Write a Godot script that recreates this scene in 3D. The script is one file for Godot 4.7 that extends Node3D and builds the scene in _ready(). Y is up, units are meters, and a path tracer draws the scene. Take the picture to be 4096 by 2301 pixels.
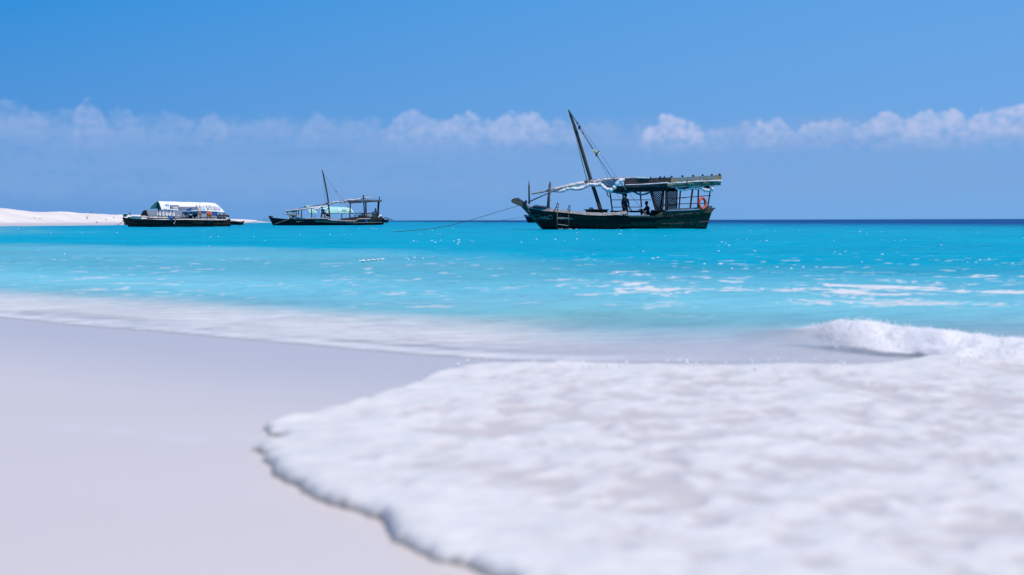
extends Node3D
# A shallow turquoise bay seen from a low camera at the edge of the swash: three moored dhows with smaller boats behind them,
# a white sandbar, a sheet of foam running up the sand. Units are metres, y is up, the sea level is y = 0, the view looks to -z.

var mats := {}
var taken := {}
var noise_a := FastNoiseLite.new()
var noise_b := FastNoiseLite.new()
var noise_c := FastNoiseLite.new()

# ---------------------------------------------------------------- naming
func numbered(called: String) -> String:
	var n: int = taken.get(called, 0)
	taken[called] = n + 1
	return called if n == 0 else "%s_%03d" % [called, n]

func tag(o: Node3D, label: String, category: String, group := "", kind := "") -> Node3D:
	if label: o.set_meta("label", label)
	if category: o.set_meta("category", category)
	if group: o.set_meta("group", group)
	if kind: o.set_meta("kind", kind)
	return o

func thing(called: String, at: Vector3, label: String, category: String, group := "", turn := 0.0) -> Node3D:
	var o := Node3D.new()
	o.name = numbered(called)
	add_child(o)
	o.position = at
	o.rotation.y = turn
	tag(o, label, category, group)
	return o

func part(parent: Node3D, called: String, st: SurfaceTool, m: Material) -> MeshInstance3D:
	st.generate_normals()
	var o := MeshInstance3D.new()
	o.mesh = st.commit()
	o.material_override = m
	o.name = called if parent != self else numbered(called)
	parent.add_child(o, true)
	return o

func structure(called: String, mesh: Mesh, m: Material) -> MeshInstance3D:
	var o := MeshInstance3D.new()
	o.mesh = mesh
	o.material_override = m
	o.name = numbered(called)
	add_child(o)
	o.set_meta("kind", "structure")
	return o

# ---------------------------------------------------------------- shapes
func mb(smooth := false) -> SurfaceTool:
	var st := SurfaceTool.new()
	st.begin(Mesh.PRIMITIVE_TRIANGLES)
	st.set_smooth_group(0 if smooth else -1)
	return st

func tri(st: SurfaceTool, a: Vector3, b: Vector3, c: Vector3) -> void:
	st.add_vertex(a); st.add_vertex(b); st.add_vertex(c)

func quad(st: SurfaceTool, a: Vector3, b: Vector3, c: Vector3, d: Vector3) -> void:
	tri(st, a, b, c); tri(st, a, c, d)

# a quad turned so that its face looks away from a point inside
func quad_from(st: SurfaceTool, a: Vector3, b: Vector3, c: Vector3, d: Vector3, inside: Vector3) -> void:
	var n := (c - a).cross(b - a) + (d - a).cross(c - a)
	if n.dot((a + b + c + d) / 4.0 - inside) < 0.0: quad(st, d, c, b, a)
	else: quad(st, a, b, c, d)

func tri_from(st: SurfaceTool, a: Vector3, b: Vector3, c: Vector3, inside: Vector3) -> void:
	var n := (c - a).cross(b - a)
	if n.dot((a + b + c) / 3.0 - inside) < 0.0: tri(st, c, b, a)
	else: tri(st, a, b, c)

# eight corners: 0-3 one end, 4-7 the other end in the same order
func hexa(st: SurfaceTool, p: Array) -> void:
	var mid := Vector3.ZERO
	for q in p: mid += q / 8.0
	for f in [[0, 1, 2, 3], [4, 5, 6, 7], [0, 1, 5, 4], [1, 2, 6, 5], [2, 3, 7, 6], [3, 0, 4, 7]]:
		quad_from(st, p[f[0]], p[f[1]], p[f[2]], p[f[3]], mid)

func box(st: SurfaceTool, lo: Vector3, hi: Vector3) -> void:
	hexa(st, [lo, Vector3(hi.x, lo.y, lo.z), Vector3(hi.x, hi.y, lo.z), Vector3(lo.x, hi.y, lo.z),
		Vector3(lo.x, lo.y, hi.z), Vector3(hi.x, lo.y, hi.z), hi, Vector3(lo.x, hi.y, hi.z)])

# a squared timber from p to q, w across (sideways) and h deep
func beam(st: SurfaceTool, p: Vector3, q: Vector3, w: float, h: float, taper := 1.0) -> void:
	var d := (q - p).normalized()
	var side := d.cross(Vector3.UP) if absf(d.y) < 0.95 else d.cross(Vector3.FORWARD)
	side = side.normalized()
	var up := side.cross(d).normalized()
	var c := []
	for e in [[p, 1.0], [q, taper]]:
		for k in [[-1, -1], [1, -1], [1, 1], [-1, 1]]:
			c.append(e[0] + side * (k[0] * w * 0.5 * e[1]) + up * (k[1] * h * 0.5 * e[1]))
	hexa(st, c)

# a round bar along a path, one radius for each point
func tube(st: SurfaceTool, pts: Array, radii: Array, sides := 8) -> void:
	var rings := []
	var side := Vector3.ZERO
	for i in pts.size():
		var d: Vector3 = (pts[mini(i + 1, pts.size() - 1)] - pts[maxi(i - 1, 0)]).normalized()
		if i == 0:
			side = d.cross(Vector3.UP) if absf(d.y) < 0.9 else d.cross(Vector3.RIGHT)
		side = (side - d * side.dot(d)).normalized()
		var up := d.cross(side)
		var r: float = radii[mini(i, radii.size() - 1)]
		var ring := []
		for k in sides:
			var t := TAU * k / sides
			ring.append(pts[i] + (side * cos(t) + up * sin(t)) * r)
		rings.append(ring)
	for i in pts.size() - 1:
		var mid: Vector3 = (pts[i] + pts[i + 1]) * 0.5
		for k in sides:
			var l := (k + 1) % sides
			quad_from(st, rings[i][k], rings[i][l], rings[i + 1][l], rings[i + 1][k], mid)
	for k in sides:
		var l := (k + 1) % sides
		tri_from(st, pts[0], rings[0][k], rings[0][l], pts[1])
		tri_from(st, pts[-1], rings[-1][k], rings[-1][l], pts[-2])

# a smooth path through a few points
func curve(pts: Array, per := 5) -> Array:
	var out := []
	for i in pts.size() - 1:
		var p0: Vector3 = pts[maxi(i - 1, 0)]
		var p1: Vector3 = pts[i]
		var p2: Vector3 = pts[i + 1]
		var p3: Vector3 = pts[mini(i + 2, pts.size() - 1)]
		for k in per:
			out.append(p1.cubic_interpolate(p2, p0, p3, float(k) / per))
	out.append(pts[-1])
	return out

# an outline given as points of one depth, given a thickness towards -z
func prism(st: SurfaceTool, outline: Array, thick: float) -> void:
	var flat := PackedVector2Array()
	var mid := Vector3.ZERO
	for p in outline:
		flat.append(Vector2(p.x, p.y))
		mid += p / outline.size()
	var back := Vector3(0, 0, -thick)
	mid += back * 0.5
	var idx := Geometry2D.triangulate_polygon(flat)
	for i in range(0, idx.size(), 3):
		var a: Vector3 = outline[idx[i]]
		var b: Vector3 = outline[idx[i + 1]]
		var c: Vector3 = outline[idx[i + 2]]
		var far := (a + b + c) / 3.0
		tri_from(st, a, b, c, far + back)
		tri_from(st, a + back, b + back, c + back, far)
	var turn := 1.0 if Geometry2D.is_polygon_clockwise(flat) else -1.0
	for i in outline.size():
		var a: Vector3 = outline[i]
		var b: Vector3 = outline[(i + 1) % outline.size()]
		var e := b - a
		var outward := Vector3(-e.y, e.x, 0) * turn
		quad_from(st, a, b, b + back, a + back, (a + b + back) * 0.5 - outward)

# a cloth: rows of points, given a thickness along y and z
func cloth(st: SurfaceTool, rows: Array, off := Vector3(0, -0.012, -0.012)) -> void:
	var m := rows.size()
	var n: int = rows[0].size()
	for i in m - 1:
		for j in n - 1:
			var a: Vector3 = rows[i][j]
			var b: Vector3 = rows[i][j + 1]
			var c: Vector3 = rows[i + 1][j + 1]
			var d: Vector3 = rows[i + 1][j]
			quad_from(st, a, b, c, d, (a + b + c + d) / 4.0 + off)
			quad_from(st, a + off, b + off, c + off, d + off, (a + b + c + d) / 4.0)
	for j in n - 1:
		quad(st, rows[0][j], rows[0][j + 1], rows[0][j + 1] + off, rows[0][j] + off)
		quad(st, rows[-1][j], rows[-1][j + 1], rows[-1][j + 1] + off, rows[-1][j] + off)
	for i in m - 1:
		quad(st, rows[i][0], rows[i + 1][0], rows[i + 1][0] + off, rows[i][0] + off)
		quad(st, rows[i][-1], rows[i + 1][-1], rows[i + 1][-1] + off, rows[i][-1] + off)

# an uneven rounded lump
func lump(st: SurfaceTool, at: Vector3, size: Vector3, rough := 0.15, seed_at := 0.0, rings := 8, sides := 12) -> void:
	var p := []
	for i in rings + 1:
		var row := []
		for k in sides:
			var th := PI * i / rings
			var ph := TAU * k / sides
			var v := Vector3(sin(th) * cos(ph), cos(th), sin(th) * sin(ph))
			var r := 1.0 + rough * noise_a.get_noise_3d(v.x * 130 + seed_at, v.y * 130, v.z * 130 + seed_at)
			row.append(at + v * size * r)
		p.append(row)
	for i in rings:
		for k in sides:
			var l := (k + 1) % sides
			quad_from(st, p[i][k], p[i][l], p[i + 1][l], p[i + 1][k], at)

func torus(st: SurfaceTool, at: Vector3, basis_: Basis, big: float, small: float, n := 28, m := 10, from := 0.0, to := TAU) -> void:
	var p := []
	for i in n + 1:
		var t := lerpf(from, to, float(i) / n)
		var row := []
		for k in m:
			var f := TAU * k / m
			var r := big + small * cos(f)
			row.append(at + basis_ * Vector3(cos(t) * r, sin(t) * r, sin(f) * small))
		p.append(row)
	for i in n:
		var t := lerpf(from, to, (i + 0.5) / n)
		var mid := at + basis_ * Vector3(cos(t) * big, sin(t) * big, 0)
		for k in m:
			var l := (k + 1) % m
			quad_from(st, p[i][k], p[i][l], p[i + 1][l], p[i + 1][k], mid)

func lettering(parent: Node3D, text: String, at: Vector3, height: float, m: Material, tilt := 0.0, lean := 0.0, squeeze := 1.0, serif := false) -> MeshInstance3D:
	var f := SystemFont.new()
	f.font_names = PackedStringArray(["Droid Serif" if serif else "Droid Sans"])
	f.font_weight = 600
	var t := TextMesh.new()
	t.text = text
	t.font = f
	t.font_size = 48
	t.pixel_size = height / 35.0
	t.depth = 0.006
	t.curve_step = 6.0
	var o := MeshInstance3D.new()
	o.mesh = t
	o.material_override = m
	o.name = "lettering"
	parent.add_child(o, true)
	o.position = at
	o.basis = Basis(Vector3.BACK, tilt) * Basis(Vector3.RIGHT, lean) * Basis.from_scale(Vector3(squeeze, 1, 1))
	return o

# ---------------------------------------------------------------- materials
func lin(r: float, g: float, b: float) -> Color:
	return Color(r, g, b).linear_to_srgb()

func plain(called: String, r: float, g: float, b: float, rough := 0.8, spec := 0.4) -> StandardMaterial3D:
	if mats.has(called): return mats[called]
	var m := StandardMaterial3D.new()
	m.albedo_color = lin(r, g, b)
	m.roughness = rough
	m.metallic_specular = spec
	mats[called] = m
	return m

# grained, stained surfaces: a stretched noise runs through three colours (linear)
func grained(called: String, c0: Vector3, c1: Vector3, c2: Vector3, scale_: Vector3, seed_: int, rough := 0.85, bump := 0.5, freq := 0.02) -> StandardMaterial3D:
	if mats.has(called): return mats[called]
	var n := FastNoiseLite.new()
	n.seed = seed_
	n.noise_type = FastNoiseLite.TYPE_SIMPLEX_SMOOTH
	n.frequency = freq
	n.fractal_octaves = 5
	n.fractal_gain = 0.6
	var ramp := Gradient.new()
	ramp.offsets = PackedFloat32Array([0.18, 0.5, 0.82])
	ramp.colors = PackedColorArray([lin(c0.x, c0.y, c0.z), lin(c1.x, c1.y, c1.z), lin(c2.x, c2.y, c2.z)])
	var t := NoiseTexture2D.new()
	t.width = 256; t.height = 256; t.seamless = true
	t.noise = n; t.color_ramp = ramp
	var m := StandardMaterial3D.new()
	m.albedo_texture = t
	m.roughness = rough
	m.metallic_specular = 0.3
	if bump > 0.0:
		var b := NoiseTexture2D.new()
		b.width = 256; b.height = 256; b.seamless = true
		b.noise = n; b.as_normal_map = true; b.bump_strength = 6.0
		m.normal_enabled = true
		m.normal_texture = b
		m.normal_scale = bump
	m.uv1_triplanar = true
	m.uv1_scale = scale_
	mats[called] = m
	return m

func tinted(called: String, spec: float, rough: float) -> StandardMaterial3D:
	if mats.has(called): return mats[called]
	var m := StandardMaterial3D.new()
	m.vertex_color_use_as_albedo = true
	m.metallic_specular = spec
	m.roughness = rough
	mats[called] = m
	return m

func make_materials() -> void:
	var along := Vector3(0.5, 5.0, 5.0)
	for k in 3:
		var g: float = [1.0, 1.35, 0.75][k]
		grained("hull_wood_%d" % k, Vector3(0.012, 0.008, 0.007) * g, Vector3(0.025, 0.019, 0.016) * g, Vector3(0.060, 0.048, 0.037) * g, Vector3(0.7, 3.0, 3.0), 11 + k, 0.75)
		grained("stern_wood_%d" % k, Vector3(0.026, 0.019, 0.013) * g, Vector3(0.072, 0.056, 0.038) * g, Vector3(0.15, 0.125, 0.085) * g, Vector3(0.8, 3.0, 3.0), 21 + k, 0.8)
		grained("bottom_wood_%d" % k, Vector3(0.016, 0.010, 0.010) * g, Vector3(0.032, 0.021, 0.019) * g, Vector3(0.065, 0.043, 0.037) * g, Vector3(0.7, 3.0, 3.0), 31 + k, 0.8)
	grained("dark_timber", Vector3(0.020, 0.012, 0.011), Vector3(0.046, 0.028, 0.025), Vector3(0.095, 0.060, 0.050), Vector3(5, 0.8, 5), 41)
	grained("green_timber", Vector3(0.042, 0.042, 0.034), Vector3(0.10, 0.096, 0.076), Vector3(0.19, 0.17, 0.13), along, 42)
	grained("brown_timber", Vector3(0.045, 0.028, 0.024), Vector3(0.11, 0.070, 0.056), Vector3(0.20, 0.14, 0.11), Vector3(5, 0.7, 5), 43)
	grained("pale_timber", Vector3(0.16, 0.13, 0.12), Vector3(0.36, 0.32, 0.30), Vector3(0.55, 0.51, 0.49), along, 44)
	grained("grey_timber", Vector3(0.07, 0.06, 0.065), Vector3(0.16, 0.14, 0.15), Vector3(0.28, 0.26, 0.27), along, 45)
	grained("sign_timber", Vector3(0.19, 0.15, 0.11), Vector3(0.40, 0.29, 0.19), Vector3(0.50, 0.28, 0.13), Vector3(0.9, 2.2, 2.2), 46)
	grained("dark_board", Vector3(0.034, 0.023, 0.024), Vector3(0.078, 0.054, 0.054), Vector3(0.14, 0.105, 0.10), along, 47)
	grained("teal_paint", Vector3(0.02, 0.11, 0.13), Vector3(0.03, 0.22, 0.25), Vector3(0.10, 0.33, 0.36), Vector3(1.2, 2, 2), 48, 0.6)
	grained("teal_hull", Vector3(0.020, 0.040, 0.042), Vector3(0.045, 0.085, 0.085), Vector3(0.11, 0.17, 0.17), Vector3(0.9, 3, 3), 49)
	grained("maroon_hull", Vector3(0.022, 0.013, 0.014), Vector3(0.038, 0.022, 0.023), Vector3(0.065, 0.038, 0.040), Vector3(0.7, 3, 3), 50)
	grained("white_canvas", Vector3(0.60, 0.57, 0.56), Vector3(0.76, 0.73, 0.72), Vector3(0.85, 0.82, 0.81), Vector3(1.5, 2, 2), 51, 0.9, 0.35)
	grained("sail_cloth", Vector3(0.36, 0.30, 0.28), Vector3(0.62, 0.57, 0.55), Vector3(0.80, 0.76, 0.74), Vector3(3, 3, 3), 52, 0.9, 0.5)
	grained("blue_grey_canvas", Vector3(0.14, 0.22, 0.27), Vector3(0.21, 0.31, 0.37), Vector3(0.30, 0.41, 0.47), Vector3(1.5, 2, 2), 53, 0.9, 0.25)
	grained("mint_canvas", Vector3(0.22, 0.48, 0.44), Vector3(0.34, 0.64, 0.58), Vector3(0.50, 0.74, 0.70), Vector3(1.0, 2, 2), 54, 0.85, 0.2)
	grained("grey_tarp", Vector3(0.10, 0.115, 0.15), Vector3(0.155, 0.175, 0.225), Vector3(0.23, 0.25, 0.30), Vector3(0.9, 1.5, 1.5), 55, 0.7, 0.25)
	grained("navy_tarp", Vector3(0.020, 0.030, 0.055), Vector3(0.035, 0.050, 0.085), Vector3(0.06, 0.08, 0.12), Vector3(1, 2, 2), 56, 0.7)
	grained("orange_vest", Vector3(0.55, 0.07, 0.015), Vector3(0.82, 0.15, 0.03), Vector3(0.90, 0.27, 0.09), Vector3(4, 4, 4), 57, 0.7)
	grained("blue_cloth", Vector3(0.015, 0.06, 0.22), Vector3(0.03, 0.12, 0.40), Vector3(0.07, 0.25, 0.58), Vector3(3, 3, 3), 58, 0.8)
	grained("green_cloth", Vector3(0.02, 0.09, 0.10), Vector3(0.035, 0.15, 0.16), Vector3(0.07, 0.22, 0.23), Vector3(3, 3, 3), 59, 0.9)
	plain("ring_orange", 0.56, 0.055, 0.013, 0.45, 0.5)
	plain("ring_orange_faded", 0.60, 0.10, 0.035, 0.6, 0.4)
	grained("mast_wood", Vector3(0.035, 0.032, 0.028), Vector3(0.085, 0.068, 0.056), Vector3(0.17, 0.12, 0.095), Vector3(5, 0.7, 5), 60)
	plain("ring_band", 0.70, 0.66, 0.62, 0.7)
	plain("rope_dark", 0.035, 0.045, 0.05, 0.9)
	plain("rope_pale", 0.36, 0.36, 0.33, 0.9)
	plain("rope_red", 0.42, 0.16, 0.15, 0.9)
	plain("pale_blue", 0.30, 0.42, 0.62, 0.8)
	plain("light_letters", 0.50, 0.51, 0.55, 0.8)
	plain("white_paint", 0.78, 0.78, 0.78, 0.6)
	plain("teal_letters", 0.08, 0.28, 0.29, 0.7)
	plain("pale_letters", 0.42, 0.47, 0.46, 0.7)
	plain("grey_letters", 0.30, 0.32, 0.37, 0.7)
	plain("red_stripe", 0.40, 0.12, 0.09, 0.7)
	plain("iron", 0.030, 0.022, 0.024, 0.6)
	plain("rust", 0.16, 0.105, 0.085, 0.8)
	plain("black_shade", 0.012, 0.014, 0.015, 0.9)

# ---------------------------------------------------------------- camera, sky, sun
const EYE := 0.55

func sun_towards() -> Vector3:
	var el := deg_to_rad(60.0)
	var az := deg_to_rad(125.0)
	return Vector3(sin(az) * cos(el), sin(el), -cos(az) * cos(el))

func make_view() -> void:
	var cam := Camera3D.new()
	cam.name = "camera"
	cam.position = Vector3(0, EYE, 0)
	cam.rotation = Vector3(deg_to_rad(-2.888), 0, deg_to_rad(-0.14))
	cam.near = 0.05
	cam.far = 20000.0
	cam.fov = 24.32
	var lens := CameraAttributesPhysical.new()
	lens.frustum_focal_length = 55.69
	lens.frustum_focus_distance = 70.0
	lens.frustum_far = 20000.0
	lens.frustum_near = 0.05
	lens.exposure_aperture = 3.7
	cam.attributes = lens
	cam.fov = 24.32
	add_child(cam)
	var sun := DirectionalLight3D.new()
	sun.name = "sun"
	sun.light_energy = 1.35
	sun.light_color = Color(1.0, 0.975, 0.94)
	sun.light_angular_distance = 0.53
	sun.shadow_enabled = true
	add_child(sun)
	sun.look_at_from_position(sun_towards() * 100.0, Vector3.ZERO)
	var e := Environment.new()
	e.background_mode = Environment.BG_SKY
	e.tonemap_mode = Environment.TONE_MAPPER_LINEAR
	e.tonemap_exposure = 1.0
	e.sdfgi_enabled = true
	e.ssao_enabled = true
	e.ssil_enabled = true
	var sky := Sky.new()
	var pano := PanoramaSkyMaterial.new()
	pano.panorama = ImageTexture.create_from_image(sky_image())
	sky.sky_material = pano
	e.sky = sky
	var we := WorldEnvironment.new()
	we.name = "daylight"
	we.environment = e
	add_child(we)

# clear air: elevation and azimuth (to the right of the view) in degrees, linear colour
func air(el: float, az: float) -> Vector3:
	var side := clampf((0.5 + 0.5 * cos(deg_to_rad(az - 40.0)) - 0.74) / 0.23, -0.25, 1.05)
	var low := Vector3(0.130, 0.320, 0.680).lerp(Vector3(0.185, 0.405, 0.770), side)
	var mid := Vector3(0.024, 0.272, 0.705).lerp(Vector3(0.122, 0.366, 0.780), side)
	var high := Vector3(0.020, 0.19, 0.58).lerp(Vector3(0.055, 0.24, 0.62), side)
	var top := Vector3(0.022, 0.14, 0.47)
	if el < 9.5: return low.lerp(mid, pow(clampf(el / 9.5, 0, 1), 1.15))
	if el < 35.0: return mid.lerp(high, sqrt((el - 9.5) / 25.5))
	return high.lerp(top, (el - 35.0) / 55.0)

func sky_image() -> Image:
	var w := 4096
	var h := 2048
	var small := Image.create(136, h, false, Image.FORMAT_RGBF)
	for y in h:
		var el := 90.0 - (y + 0.5) * 180.0 / h
		for x in 136:
			var c := air(maxf(el, 0.0), (x - 3.5) * 360.0 / 128)
			if el < 0.0: c = Vector3(0.10, 0.33, 0.50)
			small.set_pixel(x, y, Color(c.x, c.y, c.z))
	small.resize(136 * 32, h, Image.INTERPOLATE_BILINEAR)
	small = small.get_region(Rect2i(128, 0, w, h))
	# the bank of low cumulus that lies along the horizon
	var n := FastNoiseLite.new()
	n.seed = 5
	n.frequency = 1.0
	n.fractal_octaves = 5
	n.fractal_gain = 0.55
	var wide := FastNoiseLite.new()
	wide.seed = 9
	wide.frequency = 1.0
	wide.fractal_octaves = 3
	# heads of cumulus: azimuth, top and width in degrees, brightness
	var heads := [[-17.5, 4.85, 0.55, 0.40], [-20.6, 4.75, 1.3, 0.24], [-16.4, 4.5, 0.9, 0.20], [-14.2, 4.4, 0.8, 0.14], [-12.6, 4.45, 0.6, 0.24], [-10.4, 4.2, 1.0, 0.14], [-8.2, 4.35, 0.7, 0.22], [-6.0, 4.3, 0.6, 0.20], [-4.2, 4.6, 1.0, 0.44], [0.4, 4.5, 1.5, 0.62],
		[-19.0, 4.4, 2.6, 0.16], [-9.0, 4.2, 3.5, 0.13], [-3.0, 4.25, 2.6, 0.24], [9.6, 3.95, 2.2, 0.32], [14.0, 3.95, 1.6, 0.42], [4.0, 4.0, 2.2, 0.16],
		[-1.8, 4.4, 1.4, 0.5], [1.9, 4.25, 1.0, 0.45], [6.9, 4.3, 1.15, 1.0], [8.6, 3.85, 0.6, 0.6], [11.0, 4.15, 0.9, 0.75], [12.9, 4.0, 0.9, 0.65], [15.6, 4.25, 1.2, 0.75], [17.6, 4.45, 1.3, 0.9],
		[20.2, 4.5, 1.5, 0.9], [22.6, 4.4, 1.2, 0.8]]
	for k in 40: # the bank goes on all the way round
		var az := 25.0 + k * 7.75 + 2.5 * sin(k * 12.9)
		heads.append([az - (360.0 if az > 180.0 else 0.0), 4.3 + 0.4 * sin(k * 7.1), 1.0 + 0.5 * sin(k * 3.3), 0.6 + 0.3 * sin(k * 5.7)])
	var row0 := int((90.0 - 7.0) / 180.0 * h)
	var row1 := int((90.0 - 0.0) / 180.0 * h)
	for x in w:
		var az := (x + 0.5) * 360.0 / w
		if az > 180.0: az -= 360.0
		var a := deg_to_rad(az)
		var round_ := Vector2(cos(a), sin(a)) * 57.3
		var near := []
		for q in heads:
			if absf(az - q[0]) < q[2] * 1.6: near.append(q)
		var swell := wide.get_noise_3d(round_.x * 0.12, round_.y * 0.12, 0)
		for y in range(row0, row1):
			var el := 90.0 - (y + 0.5) * 180.0 / h
			var n1 := n.get_noise_3d(round_.x * 0.75, round_.y * 0.75, el * 1.1)
			var n2 := wide.get_noise_3d(round_.x * 0.3, round_.y * 0.3, el * 1.3 + 40)
			var n3 := n.get_noise_3d(round_.x * 2.1 + 30.0, round_.y * 2.1, el * 2.6)
			var c := small.get_pixel(x, y)
			# the wide hazy bank under the heads, in long flat streaks
			var top := 4.42 + 0.40 * swell + 0.30 * n1 + 0.10 * n3
			var veil := smoothstep(top + 0.10, top - 0.55, el) * smoothstep(0.1, 1.6, el) * (0.78 + 0.36 * n2 + 0.30 * n1 + 0.20 * n3)
			veil += smoothstep(0.05, 0.45, n2 + 0.3 * n1) * exp(-pow((el - 2.3) / 0.9, 2.0)) * 0.20
			c = c.lerp(Color(0.200, 0.382, 0.722), clampf(veil, 0, 0.85))
			# flat grey-blue undersides
			var under := smoothstep(-0.1, 0.35, swell + 0.6 * n2) * exp(-pow((el - 2.95 - 0.25 * n2) / 0.26, 2.0)) * 0.34
			c = c.lerp(Color(0.100, 0.285, 0.660), clampf(under, 0, 0.5))
			var bright := 0.0
			for q in near:
				var dx: float = (az - q[0]) / q[2]
				var crown: float = q[1] - 0.55 * dx * dx + 0.38 * n1 + 0.22 * n3 + 0.10
				var base: float = 3.46 + 0.16 * n2
				var m := smoothstep(crown + 0.03, crown - 0.13, el) * smoothstep(base - 0.95, base + 0.42, el) * smoothstep(1.5, 0.9, absf(dx))
				bright = maxf(bright, m * q[3] * (0.66 + 0.55 * n1 + 0.75 * n3 + 0.25 * (el - 3.6)))
			c = c.lerp(Color(0.47, 0.555, 0.83), clampf(bright * 0.95, 0, 0.92))
			small.set_pixel(x, y, c)
	return small

# ---------------------------------------------------------------- sea, beach, foam. d is the distance seawards, -z.
func waterline(x: float) -> float: # where the still water meets the sand
	return 5.2 + 0.42 * (sqrt(x * x + 0.06) - x) + 0.10 * noise_b.get_noise_2d(x * 22.0, 3.0)

func beach_height(x: float, d: float) -> float:
	var s := d - waterline(x)
	var h := -0.013 * s
	if s > 0.0: h = -0.012 * s - 0.0035 * s * s / (1.0 + 0.1 * s)
	return maxf(h, -3.0) + 0.004 * noise_b.get_noise_2d(x * 30.0, d * 30.0)

func smooth_table(table: Array, x: float) -> float:
	if x <= table[0][0]: return table[0][1]
	for i in table.size() - 1:
		if x < table[i + 1][0]:
			var t: float = (x - table[i][0]) / (table[i + 1][0] - table[i][0])
			return lerpf(table[i][1], table[i + 1][1], t * t * (3.0 - 2.0 * t))
	return table[-1][1]

# the little breaker on the right: crest distance and height along x
const CREST := [[0.42, 6.5], [1.27, 5.85], [1.55, 5.70], [1.76, 5.45], [2.02, 5.18], [2.7, 4.9], [4.6, 4.6]]
const CREST_H := [[0.3, 0.0], [0.97, 0.008], [1.25, 0.055], [1.50, 0.105], [1.72, 0.082], [2.02, 0.062], [3.0, 0.05], [5.0, 0.03]]

func crest_at(x: float) -> float: return smooth_table(CREST, x) if x > 0.42 else 6.5
func crest_height(x: float) -> float: return smooth_table(CREST_H, x)

func sea_height(x: float, d: float) -> float:
	var s := d - waterline(x)
	var deep := smoothstep(0.3, 5.0, s)
	var h := 0.011 * deep * noise_a.get_noise_2d(x * 120.0, d * 190.0)
	h += 0.009 * smoothstep(0.9, 0.1, s) * smoothstep(-0.10, 0.06, s)
	h += 0.034 * smoothstep(1.0, 9.0, s) * noise_b.get_noise_2d(x * 28.0, d * 60.0)
	h += 0.05 * smoothstep(8.0, 60.0, s) * noise_c.get_noise_2d(x * 8.0, d * 16.0)
	var e := d - crest_at(x)
	if absf(e) < 2.5:
		h += crest_height(x) * exp(-pow(e / (0.55 if e > 0.0 else 0.20), 2.0))
	if s < 0.6: h = maxf(h, beach_height(x, d) + 0.0025)
	return h

const SHELF := [[-14.0, 33.0], [-6.0, 27.5], [-2.8, 24.0], [-0.6, 18.5], [0.9, 14.6], [2.5, 12.4], [5.0, 11.4], [14.0, 11.0]] # where the bottom drops off

# water colour (what the body of the water scatters back) and how much of the bottom it hides
func sea_color(x: float, d: float) -> Color:
	var s := d - waterline(x)
	var n1 := noise_b.get_noise_2d(x * 20.0, d * 34.0)
	var n2 := noise_c.get_noise_2d(x * 30.0, d * 45.0)
	var edge: float = smooth_table(SHELF, x)
	var soft := smoothstep(-4.0, 2.0, x)
	var fall := smoothstep(lerpf(-0.07, -0.34, soft), lerpf(0.11, 0.55, soft), (d - edge) / edge + 0.05 * n1 + 0.04 * n2)
	var shallow := Vector3(0.600, 0.620, 0.680).lerp(Vector3(0.410, 0.590, 0.665), smoothstep(0.25, 1.15, s + 0.3 * n2))
	shallow = shallow.lerp(Vector3(0.185, 0.500, 0.580), smoothstep(0.8, 2.5, s + 0.5 * n2))
	shallow = shallow.lerp(Vector3(0.100, 0.375, 0.465), smoothstep(2.2, 7.5, s + 1.5 * n1))
	shallow = shallow.lerp(Vector3(0.20, 0.45, 0.46), 0.85 * exp(-pow((x - 0.3) / 1.0, 2.0) - pow((d - 7.7) / 0.9, 2.0)) * clampf(0.7 + n2, 0, 1))
	shallow = shallow.lerp(Vector3(0.15, 0.33, 0.44), clampf(0.55 * n2, 0.0, 0.4))
	var c := shallow.lerp(Vector3(0.0, 0.298, 0.430), fall)
	c = c.lerp(Vector3(0.0, 0.235, 0.395), smoothstep(60.0, 140.0, d) * 0.8)
	var t := (x - 26.0) * 0.98 + (d - 110.0) * 0.19
	c = c.lerp(Vector3(0.0, 0.052, 0.19), smoothstep(-22.0, 55.0, t + 14.0 * n1))
	# a pale shoal in front of the sandbar
	var shoal := 0.0
	if d > 45.0 and x < -10.0:
		shoal = smoothstep(-7.0, 6.0, -x - 23.0 - (d - 60.0) * 0.378 + 5.0 * n1) * smoothstep(45.0, 75.0, d)
		shoal = maxf(shoal, smoothstep(14.0, 1.0, sandbar_distance(x, d)))
	c = c.lerp(Vector3(0.165, 0.375, 0.455), shoal * 0.8)
	var depth := maxf(0.0, 0.015 * s + 0.011 * s * s)
	var hide := 0.32 + 0.68 * (1.0 - exp(-depth * 14.0))
	return Color(c.x, c.y, c.z, clampf(hide, 0.0, 1.0))

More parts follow.
